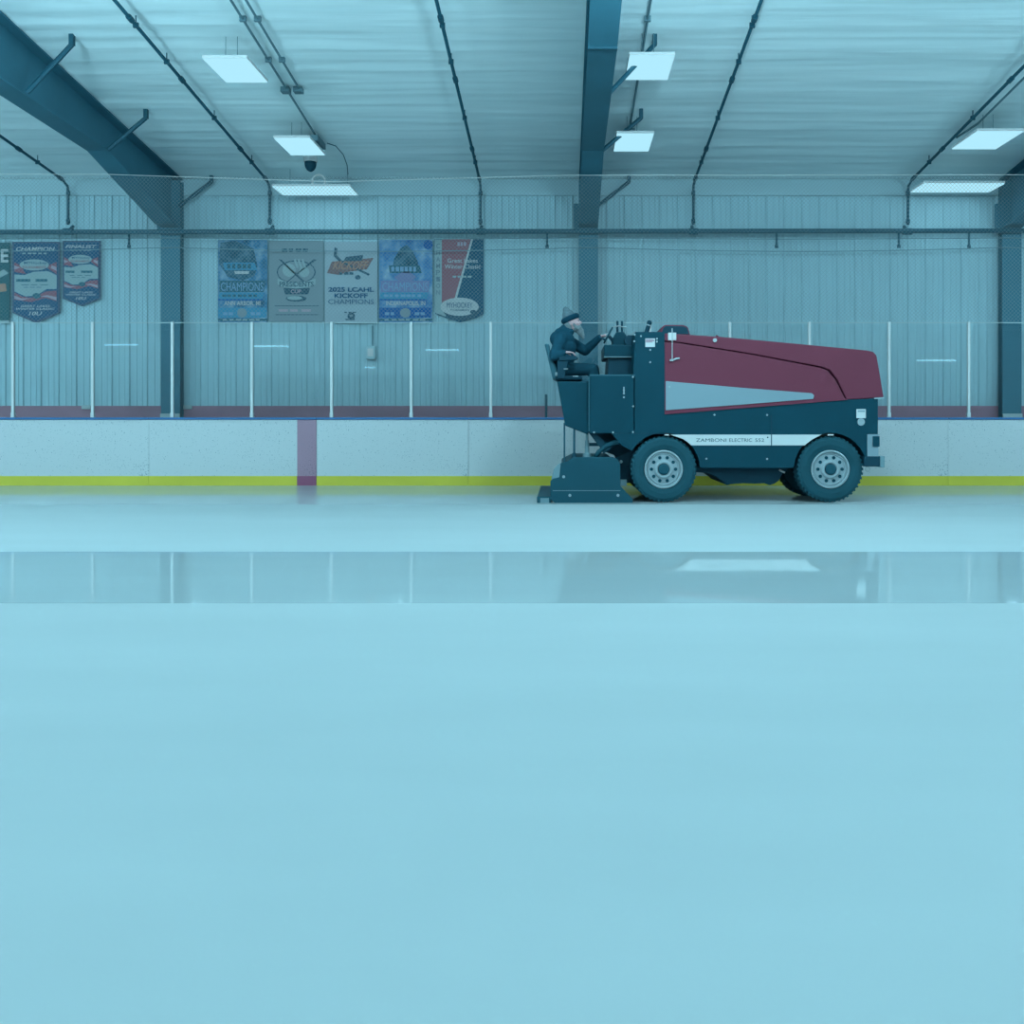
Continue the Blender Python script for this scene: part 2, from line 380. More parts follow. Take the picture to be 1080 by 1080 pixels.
# ---------------------------------------------------------------- lamps
def ceiling_light(x, y, z, sx, sy, label, wires=True, coil=False):
    t = empty('ceiling_light', (x, y, z), label, 'light', 'flat panel ceiling lamps')
    build('housing', MB().box(x - sx/2, x + sx/2, y - sy/2, y + sy/2, z + .012, z + .05), M['white'], t, bevel=.006)
    build('diffuser', MB().box(x - sx/2 + .006, x + sx/2 - .006, y - sy/2 + .006, y + sy/2 - .006, z, z + .012), LENS, t)
    for dx in (-.1, .05) if wires else ():
        build('hanging_wire', MB().tube([(x + dx, y - .1, z + .05), (x + dx, y - .1, ceil_z(y - .1) + .02)], .004, 6), M['conduit'], t)
    if coil:
        build('cable_coil', MB().torus((x + .05, y, z + .17), .11, .02, Matrix.Rotation(PI/2, 3, 'X')), M['white'], t, smooth=True)
        for dx in (-.5, .5): build('mount', MB().tube([(x + dx, y + .2, z + .05), (x + dx, y + .2, ceil_z(y + .2) + .01)], .005, 6), M['conduit'], t)
    lamp(x, y, z - .01, WALL_LAMP_W if y > 16 else NEAR_W, sx, sy, t)
ceiling_light(-4.22, 12.2, 5.50, .56, .84, 'lit square panel lamp at upper left, nearest of the left row')
ceiling_light(-4.10, 14.72, 5.25, .55, .92, 'lit panel lamp above the black dome camera')
ceiling_light(1.085, 12.1, 5.50, .57, .84, 'lit panel lamp beside top of centre frame, nearest of centre row')
ceiling_light(1.055, 14.5, 5.25, .56, .92, 'lit panel lamp beside the centre frame, farther of the centre row')
ceiling_light(6.44, 14.45, 5.27, .70, .92, 'lit panel lamp at upper right, above the long right lamp')
ceiling_light(-4.27, 16.3, 4.95, 1.32, .62, 'long lit lamp with coiled cable over the tournament banners', False, True)
ceiling_light(6.75, 16.3, 5.0, 1.38, .62, 'long lit lamp near wall beside the right steel frame', False, False)
c = at(327.5, 171, 15.6)
dc = empty('dome_camera', c, 'small white and black dome security camera under the ceiling', 'camera')
build('mount', MB().lathe([(.03, .0), (.11, .0), (.115, .085), (.05, .1), (.025, .11), (.025, ceil_z(15.6) - c.z + .01)], c, 'Z', 24), M['white'], dc, smooth=False)
build('dome', MB().lathe([(.095, 0), (.095, -.04), (.085, -.09), (.06, -.13), (.025, -.155), (.004, -.16)], c, 'Z', 24), M['dark'], dc, smooth=True)
pts = [at(345, 151, 15.0), at(354, 154, 15.1), at(362, 163, 15.45), at(366, 174, 15.9), at(367, 184, 16.2)]
props(build('loose_cable', MB().tube(pts, .007, 6), M['pipe']), 'thin loose dark cable curving down right of the dome camera', 'cable')
# ---------------------------------------------------------------- wall fittings
p = at(391.5, 372, 16.94)
eb = empty('outlet_box', p, 'small grey electrical box on wall below the kickoff champions banner', 'electrical box')
build('box', MB().box(p.x - .085, p.x + .085, 16.87, 16.985, p.z - .12, p.z + .12), M['trim'], eb, bevel=.015)
build('cover', MB().box(p.x - .05, p.x + .05, 16.86, 16.87, p.z - .07, p.z + .07).lathe([(.03, 16.853 - p.y), (.03, 16.86 - p.y)], (p.x, p.y, p.z), 'Y', 16), M['light_metal'], eb)
build('conduit', MB().tube([(p.x + .02, 16.95, p.z + .1), (p.x + .02, 16.95, 2.70)], .014, 8), M['conduit'], eb)
for px, lab in ((91, 'small pale plate on maroon wall base left of the left frame'), (198, 'small pale plate on maroon wall base right of the left frame')):
    p = at(px, 429.5, 16.95); props(build('wall_plate', MB().box(p.x - .08, p.x + .08, 16.93, 16.955, p.z - .035, p.z + .035), M['edge'], bevel=.006), lab, 'plate')
for yy, sg, lab in ((251, .02, 'upper thin wire strung along the wall under the dark pipe'), (261, .07, 'lower sagging wire strung along the wall through banner tops')):
    b = MB(); pts = []
    for i in range(61):
        px = -60 + i * 20; k = (px - 180) / 440; q = at(px, yy, 16.775 if yy < 255 else 16.77); q.z -= sg * math.sin(PI * (k - math.floor(k))); pts.append(q)
    props(build('hanging_cable', b.tube(pts, .008, 5), M['wire'], smooth=True), lab, 'wire')
p = at(576, 416, 15.6)
props(build('short_post', MB().box(p.x - .02, p.x + .02, 15.58, 15.62, 0, p.z).box(p.x - .08, p.x + .08, 15.52, 15.68, 0, .03), M['pipe'], bevel=.004), 'dark thin post behind the boards left of the machine seat', 'post')
# ================================================================ BANNERS
BY = 16.94
def bat(px, py): q = at(px, py, BY); return q.x, q.z
def banner(name, outline, m, label, cat='banner'):
    pts = [bat(*p) for p in outline]
    y1 = BY + .012
    b = MB(); b.prism(pts, BY, y1)
    t = build(name, b, m); return props(t, label, cat, 'tournament banners on the back wall')
LAYER = [0]
def patch(parent, name, outline, m, k=1):
    pts = [bat(*p) for p in outline]
    return build(name, MB().prism(pts, BY - .003 * k - .002, BY - .003 * k + .003), m, parent)
def oval(cx, cy, rx, ry, n=28, a0=0, a1=2*PI): return [(cx + rx*math.cos(a0 + (a1-a0)*i/n), cy + ry*math.sin(a0 + (a1-a0)*i/n)) for i in range(n)]
def btext(parent, s, cx, cy, wpx, hpx, m, k=5, **kw):
    x, z = bat(cx, cy); return text(s, (x, BY - .003*k - .003, z), wpx*BY/F, hpx*BY/F, m, parent, **kw)
def bars(parent, cx, cy, wpx, hpx, n, m, k=5):   # lines of lettering too small to read
    b = MB(); rng = random.Random(int(cx*7 + cy)); x = cx - wpx/2
    for i in range(n):
        wd = wpx/n * rng.uniform(.55, .85); pts = [bat(x, cy - hpx/2), bat(x + wd, cy - hpx/2), bat(x + wd, cy + hpx/2), bat(x, cy + hpx/2)]
        b.prism(pts, BY - .003*k - .002, BY - .003*k); x += wpx/n
    return build('fine_print', b, m, parent)
bc = lambda n, *c: mat('print_' + n, T(*c), .6, .2)
NAVY, PURP, PALE, BWHITE, MRED, PINK, DGREEN, ORNG = bc('navy', 24, 82, 126), bc('purple', 48, 84, 118), bc('pale', 106, 166, 184), bc('white', 134, 188, 206), bc('red', 104, 86, 110), bc('pink', 124, 152, 178), bc('green', 18, 84, 100), bc('orange', 126, 128, 120)
GRY, INK, CYAN, SKY, DBLU, TEAL, LILAC, BROWN = bc('grey', 92, 142, 162), bc('ink', 38, 88, 114), bc('cyan', 44, 138, 186), bc('sky', 86, 158, 206), bc('deep', 16, 88, 164), bc('teal', 30, 96, 122), bc('lilac', 86, 124, 178), bc('brown', 92, 98, 108)
def art(name, cols, scale):       # mottled blue artwork
    m = mat(name, T(*cols[1]), .6, .2); nt = m.node_tree; b = nt.nodes['Principled BSDF']
    tc = nt.nodes.new('ShaderNodeTexCoord'); n = nt.nodes.new('ShaderNodeTexNoise'); n.inputs['Scale'].default_value = scale; n.inputs['Detail'].default_value = 5
    r = nt.nodes.new('ShaderNodeValToRGB'); r.color_ramp.elements[0].position = .3; r.color_ramp.elements[1].position = .68
    r.color_ramp.elements[0].color = (*T(*cols[0]), 1); r.color_ramp.elements[1].color = (*T(*cols[2]), 1)
    e = r.color_ramp.elements.new(.5); e.color = (*T(*cols[1]), 1)
    nt.links.new(tc.outputs['Object'], n.inputs['Vector']); nt.links.new(n.outputs['Fac'], r.inputs[0]); nt.links.new(r.outputs[0], b.inputs['Base Color']); return m
ART_A = art('art_storm', ((20, 84, 118), (48, 124, 174), (104, 172, 206)), 4.5)
ART_B = art('art_sky', ((30, 96, 166), (60, 134, 192), (110, 176, 212)), 4.5)
ART_D = art('art_dark', ((18, 74, 100), (34, 94, 124), (60, 120, 150)), 7)
t = banner('banner', [(-40, 256), (10, 256), (10, 340), (-40, 340)], DGREEN, 'dark green banner cut off at the left edge with white letter E')
btext(t, 'E', 5.5, 270, 8, 14, BWHITE, bold=.03)
patch(t, 'leaf_print', [(-6, 290), (4, 284), (9, 288), (2, 292), (-6, 296)], PALE, 1)
patch(t, 'orange_print', [(-8, 300), (6, 299), (7, 307), (-8, 309)], ORNG, 1)
patch(t, 'hem', [(-40, 338), (10, 338), (10, 341), (-40, 341)], PALE, 1)
def pennant(x0, x1, y0, ys, yt, head, label):
    w_, h_ = x1 - x0, yt - y0; X = lambda u: x0 + u*w_; Y = lambda v: y0 + v*h_
    sv = (ys - y0)/h_
    t = banner('pennant', [(x0, y0), (x1, y0), (x1, ys), (X(.5), yt), (x0, ys)], PURP, label)
    patch(t, 'blue_field', [(X(.04), Y(.02)), (X(.96), Y(.02)), (X(.96), Y(sv - .01)), (X(.5), Y(.97)), (X(.04), Y(sv - .01))], NAVY, 1)
    patch(t, 'white_field', [(X(.05), Y(.40)), (X(.25), Y(.41)), (X(.45), Y(.37)), (X(.75), Y(.36)), (X(.94), Y(.41)), (X(.94), Y(.58)), (X(.72), Y(.58)), (X(.52), Y(.66)), (X(.28), Y(.67)), (X(.05), Y(.61))], PALE, 2)
    patch(t, 'red_wave', [(X(.05), Y(.25)), (X(.2), Y(.30)), (X(.25), Y(.36)), (X(.3), Y(.395)), (X(.05), Y(.37))], MRED, 3)
    patch(t, 'pink_wave', [(X(.05), Y(.29)), (X(.18), Y(.32)), (X(.05), Y(.34))], PINK, 4)
    patch(t, 'red_wave', [(X(.94), Y(.25)), (X(.8), Y(.28)), (X(.75), Y(.32)), (X(.94), Y(.40))], MRED, 3)
    patch(t, 'pink_wave', [(X(.94), Y(.31)), (X(.84), Y(.29)), (X(.82), Y(.32)), (X(.94), Y(.36))], PINK, 4)
    patch(t, 'red_wave', [(X(.05), Y(.62)), (X(.2), Y(.67)), (X(.4), Y(.69)), (X(.55), Y(.655)), (X(.72), Y(.61)), (X(.94), Y(.60)), (X(.94), Y(.73)), (X(.7), Y(.69)), (X(.4), Y(.74)), (X(.05), Y(.71))], MRED, 3)
    patch(t, 'pink_wave', [(X(.05), Y(.66)), (X(.2), Y(.695)), (X(.38), Y(.695)), (X(.2), Y(.72)), (X(.05), Y(.70))], PINK, 4)
    patch(t, 'pink_wave', [(X(.6), Y(.67)), (X(.75), Y(.655)), (X(.94), Y(.68)), (X(.94), Y(.72)), (X(.75), Y(.68))], PINK, 4)
    patch(t, 'oval_badge', oval(X(.47), Y(.285), .31*w_, .068*h_), PALE, 4)
    patch(t, 'puck_emblem', oval(X(.52), Y(.665), .09*w_, .035*h_, 14), TEAL, 5)
    btext(t, head, X(.5), Y(.09), .82*w_, .048*h_, BWHITE, shear=.25, bold=.02)
    bars(t, X(.5), Y(.145), .56*w_, .018*h_, 5, PALE)
    btext(t, 'MYHockey', X(.5), Y(.265), .48*w_, .04*h_, NAVY, bold=.01); btext(t, 'TOURNAMENTS', X(.47), Y(.315), .5*w_, .03*h_, MRED, bold=.01)
    bars(t, X(.5), Y(.475), .82*w_, .034*h_, 2, TEAL); bars(t, X(.5), Y(.53), .6*w_, .008*h_, 3, TEAL); bars(t, X(.45), Y(.56), .4*w_, .007*h_, 3, TEAL)
    btext(t, 'GREAT LAKES', X(.5), Y(.79), .62*w_, .026*h_, BWHITE, shear=.2, bold=.01); btext(t, 'WINTER CLASSIC', X(.5), Y(.825), .82*w_, .026*h_, BWHITE, shear=.2, bold=.01)
    btext(t, '10U', X(.5), Y(.88), .28*w_, .046*h_, BWHITE, shear=.2, bold=.012)
pennant(13, 63, 255, 330, 341, 'CHAMPION', 'large pointed pennant headed CHAMPION, left of the smaller finalist pennant')
pennant(66, 106, 254, 315, 323, 'FINALIST', 'smaller pointed pennant headed FINALIST, right of the champion pennant')
def event(x0, x1, art_m, city, label, dark):
    t = banner('banner', [(x0, 253), (x1, 253), (x1, 340), (x0, 340)], art_m, label); w_ = x1 - x0; X = lambda u: x0 + u*w_
    if dark:
        patch(t, 'dark_emblem', [(X(.05), 256), (X(.35), 254), (X(.72), 262), (X(.80), 281), (X(.74), 291), (X(.5), 296), (X(.2), 292), (X(.02), 278)], ART_D, 1)
        patch(t, 'name_band', [(X(.1), 277), (X(.74), 277), (X(.80), 285), (X(.14), 285)], CYAN, 2); bars(t, X(.45), 281, .52*w_, 5, 5, TEAL)
        patch(t, 'sub_band', [(X(.33), 286), (X(.64), 286), (X(.62), 289), (X(.35), 289)], BWHITE, 2)
    else:
        patch(t, 'blue_corner', oval(X(.92), 258, .09*w_, 5, 16), DBLU, 1)
        patch(t, 'tower_emblem', [(X(.28), 273), (X(.4), 262), (X(.52), 258), (X(.62), 264), (X(.72), 275), (X(.76), 288), (X(.2), 288), (X(.26), 280)], ART_D, 1)
        patch(t, 'name_band', [(X(.18), 280), (X(.76), 280), (X(.80), 288), (X(.2), 288)], TEAL, 2); bars(t, X(.48), 284, .5*w_, 5, 6, SKY)
        patch(t, 'mountain', [(X(.28), 293), (X(.42), 287), (X(.55), 286), (X(.7), 292), (X(.62), 296), (X(.36), 296)], LILAC, 2)
    patch(t, 'title_band', [(X(.03), 296), (X(.95), 296), (X(.93), 308), (X(.03), 308)], TEAL if dark else LILAC, 1)
    btext(t, 'CHAMPIONS', X(.49), 302.5, .86*w_, 9, SKY, k=2)
    patch(t, 'blue_band', [(X(.02), 308.5), (X(.93), 308.5), (X(.9), 315.5), (X(.02), 315.5)], CYAN, 1)
    bars(t, X(.46), 312, .74*w_, 2.6, 7, TEAL if dark else SKY)
    patch(t, 'shade_band', [(X(.0), 315.5), (X(.9), 315.5), (X(.9), 317), (X(.0), 317)], DBLU, 2)
    btext(t, city, X(.5), 320.3, .74*w_, 5.4, BWHITE, bold=.02)
    patch(t, 'foot_panel', [(X(.0), 324.5), (X(.98), 324.5), (X(.98), 335), (X(.0), 335)], DBLU if not dark else CYAN, 1)
    patch(t, 'round_seal', oval(X(.49), 330, .1*w_, 5, 16), GRY, 2); bars(t, X(.22), 331, .22*w_, 3, 2, SKY); bars(t, X(.78), 331, .22*w_, 3, 2, SKY)
    patch(t, 'foot_line', [(X(.0), 336), (X(1), 336), (X(1), 338.6), (X(.0), 338.6)], TEAL, 1); bars(t, X(.5), 337.3, .8*w_, 1.6, 6, PALE, 3)
event(230, 282, ART_A, 'ANN ARBOR, MI', 'tall blue tournament banner reading ANN ARBOR beside the left steel frame', True)
t = banner('banner', [(284, 254), (341, 254), (341, 339), (284, 339)], GRY, 'grey tournament banner reading PRESIDENTS CUP with a round emblem')
bars(t, 312, 264, 29, 3.5, 4, INK, 2)
patch(t, 'emblem_outline', oval(312.5, 287, 20.5, 12.5), INK, 1); patch(t, 'emblem_ring', oval(312.5, 287, 19.3, 11.3), GRY, 2)
patch(t, 'emblem_shape', oval(305, 285, 7, 7, 18), PALE, 3); patch(t, 'emblem_shape', oval(321, 287, 5.5, 5.5, 18), PALE, 3)
for a, b_ in ((294, 276), (331, 276)): patch(t, 'stick', [(a, b_ - 2.5), (a + 3, b_ - 2), (325 if a < 310 else 300, 300), (323 if a < 310 else 298, 301)], INK, 3)
for a in (310, 314, 318): patch(t, 'feather', [(a, 274), (a + 2, 273), (a + 5, 282), (a + 3, 283)], PALE, 4)
patch(t, 'ribbon', [(293, 294), (302, 297), (312, 298), (323, 297), (333, 294), (333, 300), (323, 303.5), (312, 304.5), (302, 303.5), (293, 300)], PALE, 4)
btext(t, 'PRESIDENTS', 313, 299.8, 36, 5.5, INK, bold=.02)
patch(t, 'cup_band', [(299, 304), (305, 303.5), (320, 303.5), (327, 304), (325, 310.5), (301, 310.5)], INK, 3); btext(t, 'CUP', 312.5, 307.5, 11, 4, PINK, bold=.02)
patch(t, 'cup_base', oval(312.5, 315, 11, 3.2, 18), INK, 3); patch(t, 'cup_gloss', oval(311, 314.4, 8, 2.1, 18), PALE, 4)
for yy in (322.3, 331.6): patch(t, 'rule_line', [(290, yy), (336, yy), (336, yy + .7), (290, yy + .7)], INK, 1)
btext_bar = bars(t, 312, 327.5, 36, 2.5, 3, PINK, 2)
t = banner('banner', [(342.5, 255), (398, 255), (398, 341), (342.5, 341)], bc('ice', 114, 172, 196), 'pale banner reading 2025 LCAHL KICKOFF CHAMPIONS in dark letters')
patch(t, 'logo_block', [(350, 276), (394, 272), (387, 284), (366, 287), (358, 290), (345, 288)], BROWN, 1)
patch(t, 'logo_top', [(365, 271), (383, 269), (382, 275), (362, 276)], INK, 2); patch(t, 'hockey_stick', [(353, 261), (356, 262), (355, 269), (361, 275), (390, 289), (389, 291), (358, 276), (352, 270)], INK, 3)
btext(t, 'KICKOFF', 370, 280, 38, 9, ORNG, k=4, shear=.4, bold=.02); bars(t, 366, 288.5, 16, 2.6, 3, INK, 4)
patch(t, 'puck_emblem', oval(377.5, 292.5, 3, 2.4, 12), INK, 2)
btext(t, '2025 LCAHL', 370.5, 305.5, 48, 5, NAVY, bold=.04); btext(t, 'KICKOFF', 370.5, 312, 35, 5, NAVY, bold=.04); btext(t, 'CHAMPIONS', 370.5, 318.3, 48, 5, NAVY)
patch(t, 'foot_badge', oval(370.5, 333.5, 4, 4, 16), INK, 1); patch(t, 'foot_badge_core', oval(370.5, 333, 2, 1.3, 12), GRY, 2); bars(t, 370, 329.5, 13, 1.2, 3, INK); bars(t, 370, 337, 11, 1.2, 2, INK)
event(400, 456, ART_B, 'INDIANAPOLIS, IN', 'tall blue tournament banner reading INDIANAPOLIS beside the red and navy banner', False)
t = banner('banner', [(458, 252), (510, 252), (510, 331), (503, 335), (485, 340), (470, 335), (459, 331)], bc('navy2', 22, 84, 118), 'red and navy banner reading Great Lakes Winter Classic with white oval')
patch(t, 'pale_strip', [(458.5, 253), (466, 253), (466, 318), (476, 316), (470, 334), (459, 330)], PALE, 1)
patch(t, 'red_field', [(466, 252.3), (496.5, 252.3), (479, 318), (466, 324)], bc('brick', 108, 92, 112), 2)
patch(t, 'white_slash', [(497, 252.3), (499, 252.3), (481, 318), (478.6, 318)], BWHITE, 3)
for i, ch in enumerate('CHAMPION'): btext(t, ch, 462.2, 259.5 + i*7.0, 4, 5, bc('mid', 72, 122, 148), k=3, bold=.01)
bars(t, 487.5, 257.5, 10, 4, 3, PINK, 4)
btext(t, 'Great Lakes', 488, 275, 32, 4.6, BWHITE, bold=.008); btext(t, 'Winter Classic', 488, 281.3, 38, 4.6, BWHITE, bold=.008); bars(t, 488, 292, 21, 2, 4, PALE)
patch(t, 'oval_shadow', oval(487, 326.5, 19.5, 11.2), INK, 3); patch(t, 'oval_badge', oval(484.8, 323.6, 20.2, 9.6), BWHITE, 4)
btext(t, 'MYHOCKEY', 485, 322, 27, 5.4, NAVY, k=6, bold=.0); btext(t, 'TOURNAMENTS', 485, 327.2, 20, 1.9, TEAL, k=6, bold=.01); patch(t, 'puck_emblem', oval(499, 329, 3.2, 2.1, 12), INK, 6)
# ================================================================ BOARDS, GLASS, NET
BD = 14.7
bx = lambda px: (px - CXP) * BD / F
seams = [-12, 157, 334, 494, 663, 831, 1000, 1170]
blab = ['white dasher board panel at the left edge, left of the first seam', 'white dasher board panel ending in the maroon stripe',
        'white dasher board panel just right of the maroon stripe', 'white dasher board panel behind the machine rear conditioner',
        'white dasher board panel behind the machine between its wheels', 'white dasher board panel behind the machine front wheels',
        'white dasher board panel at the right edge, right of the machine']
for i in range(7):
    x0, x1 = bx(seams[i]) + .002, bx(seams[i+1]) - .002
    t = empty('dasher_board', ((x0+x1)/2, BD + .05, 0), blab[i], 'board', 'dasher board panels around the ice')
    build('panel_face', MB().box(x0, x1, BD, BD + .03, .14, 1.02), M['board'], t)
    build('kickplate', MB().box(x0, x1, BD - .012, BD + .03, 0, .147), M['yellow'], t)
    build('cap_rail', MB().box(x0, x1, BD - .02, BD + .11, 1.02, 1.055), M['blue'], t, bevel=.008)
    fr = MB()
    for k in range(5): xx = x0 + (x1-x0)*(k+.5)/5; fr.box(xx-.03, xx+.03, BD+.03, BD+.1, 0, 1.02)
    build('rear_frame', fr, M['edge'], t)
    if i == 1:
        build('stripe', MB().box(bx(313.5), bx(334) - .002, BD - .003, BD, .147, 1.02), M['maroon'], t)
        build('stripe_foot', MB().box(bx(313.5), bx(334) - .002, BD - .016, BD - .012, 0, .147), M['maroon_low'], t)
sx_ = [14 + 83.95 * k for k in range(-1, 14)]
where = {0: 'white glass post at left edge below the green banner', 1: 'white glass post right of the finalist pennant, left of the steel frame', 2: 'white glass post in front of the left steel frame',
         3: 'white glass post below the Ann Arbor banner', 4: 'white glass post below the gap of grey and pale banners', 5: 'white glass post below the Indianapolis banner', 6: 'white glass post right of the red and navy banner',
         7: 'white glass post mostly hidden behind the driver', 8: 'white glass post hidden behind the machine tower', 9: 'white glass post seen over the hood just right of its dark hatch', 10: 'white glass post seen over the middle of the red hood',
         11: 'white glass post just right of the machine hood front', 12: 'white glass post nearest the right steel frame'}
pane = {0: 'clear shield pane in front of the champion pennant', 1: 'clear shield pane left of the left steel frame', 2: 'clear shield pane right of the left steel frame', 3: 'clear shield pane below the grey presidents banner',
        4: 'clear shield pane over the electrical box', 5: 'clear shield pane below the red and navy banner', 6: 'clear shield pane left of the driver', 7: 'clear shield pane behind driver and steering wheel', 8: 'clear shield pane behind the dark hood hatch',
        9: 'clear shield pane behind the rear half of the red hood', 10: 'clear shield pane behind the front half of the red hood', 11: 'clear shield pane right of the machine hood', 12: 'clear shield pane at the right edge by the steel frame'}
GY = BD + .045
sgx = lambda px: (px - CXP) * GY / F
for k in range(13):
    xa, xb = sgx(sx_[k+1]), sgx(sx_[k+2])
    t = empty('glass_post', (xa, GY, 1.055), where[k], 'post', 'white posts between shield panes')
    build('post', MB().box(xa - .02, xa + .02, GY - .025, GY + .025, 1.055, 2.54), M['white'], t, bevel=.004)
    build('foot_bracket', MB().box(xa - .026, xa + .026, GY - .03, GY + .03, 1.055, 1.13), M['white'], t, bevel=.004)
    g = empty('shield_pane', ((xa+xb)/2, GY, 1.055), pane[k], 'glass pane', 'clear panes above the boards')
    build('pane', MB().box(xa + .0265, xb - .0265, GY - .006, GY + .006, 1.056, 2.522), M['glass'], g)
    build('top_edge', MB().box(xa + .0265, xb - .0265, GY - .007, GY + .007, 2.522, 2.534), M['edge'], g)
xa, xb = sgx(sx_[0]), sgx(sx_[1])
g = empty('shield_pane', ((xa+xb)/2, GY, 1.055), 'clear shield pane cut off at the left edge', 'glass pane', 'clear panes above the boards')
build('pane', MB().box(xa + .0265, xb - .0265, GY - .006, GY + .006, 1.056, 2.522), M['glass'], g)
build('top_edge', MB().box(xa + .0265, xb - .0265, GY - .007, GY + .007, 2.522, 2.534), M['edge'], g)
# knotted net hanging above the glass
nt_y = GY; z0, z1 = 2.54, 4.80; x0, x1 = -9.6, 8.4; H = z1 - z0
nb = MB(); pitch = .06; r = .0017; x = x0 - H
def strand(a, b):
    d = (b - a).normalized(); n_ = Vector((-d.z, 0, d.x)) * r
    v = [nb.b.verts.new(p) for p in (a - n_ + Vector((0, -r, 0)), a + n_ + Vector((0, -r, 0)), a + Vector((0, r, 0)), b - n_ + Vector((0, -r, 0)), b + n_ + Vector((0, -r, 0)), b + Vector((0, r, 0)))]
    for i in range(3): j = (i + 1) % 3; nb.b.faces.new((v[i], v[j], v[j+3], v[i+3]))
while x < x1:
    for s in (1, -1):
        xa, xb = (x, x + H) if s > 0 else (x + H, x)
        za, zb = z0, z1
        lo_, hi_ = (xa, xb) if xa < xb else (xb, xa)
        if hi_ <= x0 or lo_ >= x1: continue
        A, B = Vector((xa, nt_y, za)), Vector((xb, nt_y, zb))
        def cut(X): f = (X - A.x) / (B.x - A.x); return A.lerp(B, f)
        A2, B2 = A, B
        if A.x < x0: A2 = cut(x0)
        if A.x > x1: A2 = cut(x1)
        if B.x < x0: B2 = cut(x0)
        if B.x > x1: B2 = cut(x1)
        strand(A2, B2)
    x += pitch
net = empty('safety_net', (0, GY, z0), 'fine mesh safety net hanging above the shield glass', 'net')
build('mesh', nb, M['net'], net)
build('top_cord', MB().tube([(x0, GY, 4.84), (-7.1, GY, 4.835), (-3.6, GY, 4.72), (0, GY, 4.82), (8.4, GY, 4.83)], .0045, 6), M['cable_white'], net)
# ================================================================ ICE RESURFACER
Y0, Y1 = 11.63, 13.35
MS = F / Y0
def mp(px, py): return ((px - CXP) / MS, EYE + (HZ - py) / MS)
def mps(l): return [mp(*p) for p in l]
def arc(cx, cy, r, a0, a1, n=14): return [(cx + r*math.cos(math.radians(a0 + (a1-a0)*i/n)), cy - r*math.sin(math.radians(a0 + (a1-a0)*i/n))) for i in range(n+1)]
z_ = empty('ice_resurfacer', (mp(760, 530)[0], 12.5, 0), 'maroon and black ice resurfacing machine parked in front of the boards', 'ice machine')
YM = (Y0 + Y1) / 2
main = [(668, 395), (670, 350), (701, 350), (701, 436), (893, 421.5), (926, 420), (926, 484), (914, 487)] + arc(876, 495, 38.5, 12, 175) + [(836, 493.5), (739, 493.5)] + arc(700, 495, 38.5, 3, 150) + [(656, 470), (645, 457), (668, 457)]
build('chassis_body', MB().prism(mps(main), Y0, Y1), M['black'], z_, bevel=.012)
# rear operator well: two side panels with a floor between
side = [(622, 395.5), (670, 395.5), (670, 457), (645, 457), (622, 457)]
for i, (a, b) in enumerate(((Y0, Y0 + .04), (Y1 - .04, Y1))): build('side_panel', MB().prism(mps(side), a, b), M['black'], z_, bevel=.006)
fx0, fx1 = mp(619, 0)[0], mp(669, 0)[0]
build('foot_floor', MB().box(fx0, fx1, Y0 + .04, Y1 - .04, mp(0, 438)[1], mp(0, 434.6)[1]), M['dark'], z_)
build('seat_tub', MB().prism(mps([(587.5, 402), (621.5, 402), (621.5, 457), (619, 458), (596, 449)]), Y0 + .05, Y1 - .15), M['black'], z_, bevel=.015)
build('hinge_strip', MB().box(mp(620.6, 0)[0], mp(621.8, 0)[0], Y0 - .006, Y0 + .01, mp(0, 455)[1], mp(0, 397)[1]), M['seat'], z_)
build('panel_edge', MB().box(mp(622, 0)[0], mp(670, 0)[0], Y0 - .004, Y0 + .02, mp(0, 396.4)[1], mp(0, 395)[1]), M['seat'], z_)
build('hood_gap', MB().box(mp(668, 0)[0], mp(701.5, 0)[0], Y0 - .003, Y0 + .002, mp(0, 457.6)[1], mp(0, 456.8)[1]), M['dark'], z_)
# undercarriage
build('undercarriage', MB().prism(mps([(624, 457), (700, 457), (838, 470), (838, 496), (740, 498), (690, 500), (664, 500), (652, 482), (640, 478)]), 12.05, 12.95), M['dark'], z_, bevel=.01)
build('battery_box', MB().prism(mps([(734, 493), (838, 493), (830, 500), (826, 508), (821, 511.5), (816, 513), (811, 511), (800, 511.5), (787, 511), (774, 512), (770, 513), (766, 509.5), (758, 504), (748, 500), (736, 499)]), 11.85, 13.1), M['dark'], z_, bevel=.01)
build('axle', MB().tube([(mp(700, 0)[0], Y0 + .25, .407), (mp(700, 0)[0], Y1 - .25, .407)], .07, 12).tube([(mp(876, 0)[0], Y0 + .25, .407), (mp(876, 0)[0], Y1 - .25, .407)], .06, 12).box(mp(690, 0)[0], mp(710, 0)[0], 12.1, 12.9, .38, .66).box(mp(866, 0)[0], mp(886, 0)[0], 12.1, 12.9, .38, .66), M['dark'], z_)
build('sill_fitting', MB().box(*[mp(735, 0)[0], mp(739, 0)[0]], 11.9, 11.95, mp(0, 496.5)[1], mp(0, 494)[1]).box(mp(742.5, 0)[0], mp(749, 0)[0], 11.9, 11.95, mp(0, 497)[1], mp(0, 494.5)[1]), M['light_metal'], z_)
build('tie_rod', MB().tube([(mp(826, 0)[0], 11.84, mp(0, 496.5)[1]), (mp(832, 0)[0], 11.84, mp(0, 499.5)[1])], .012, 8), M['light_metal'], z_)
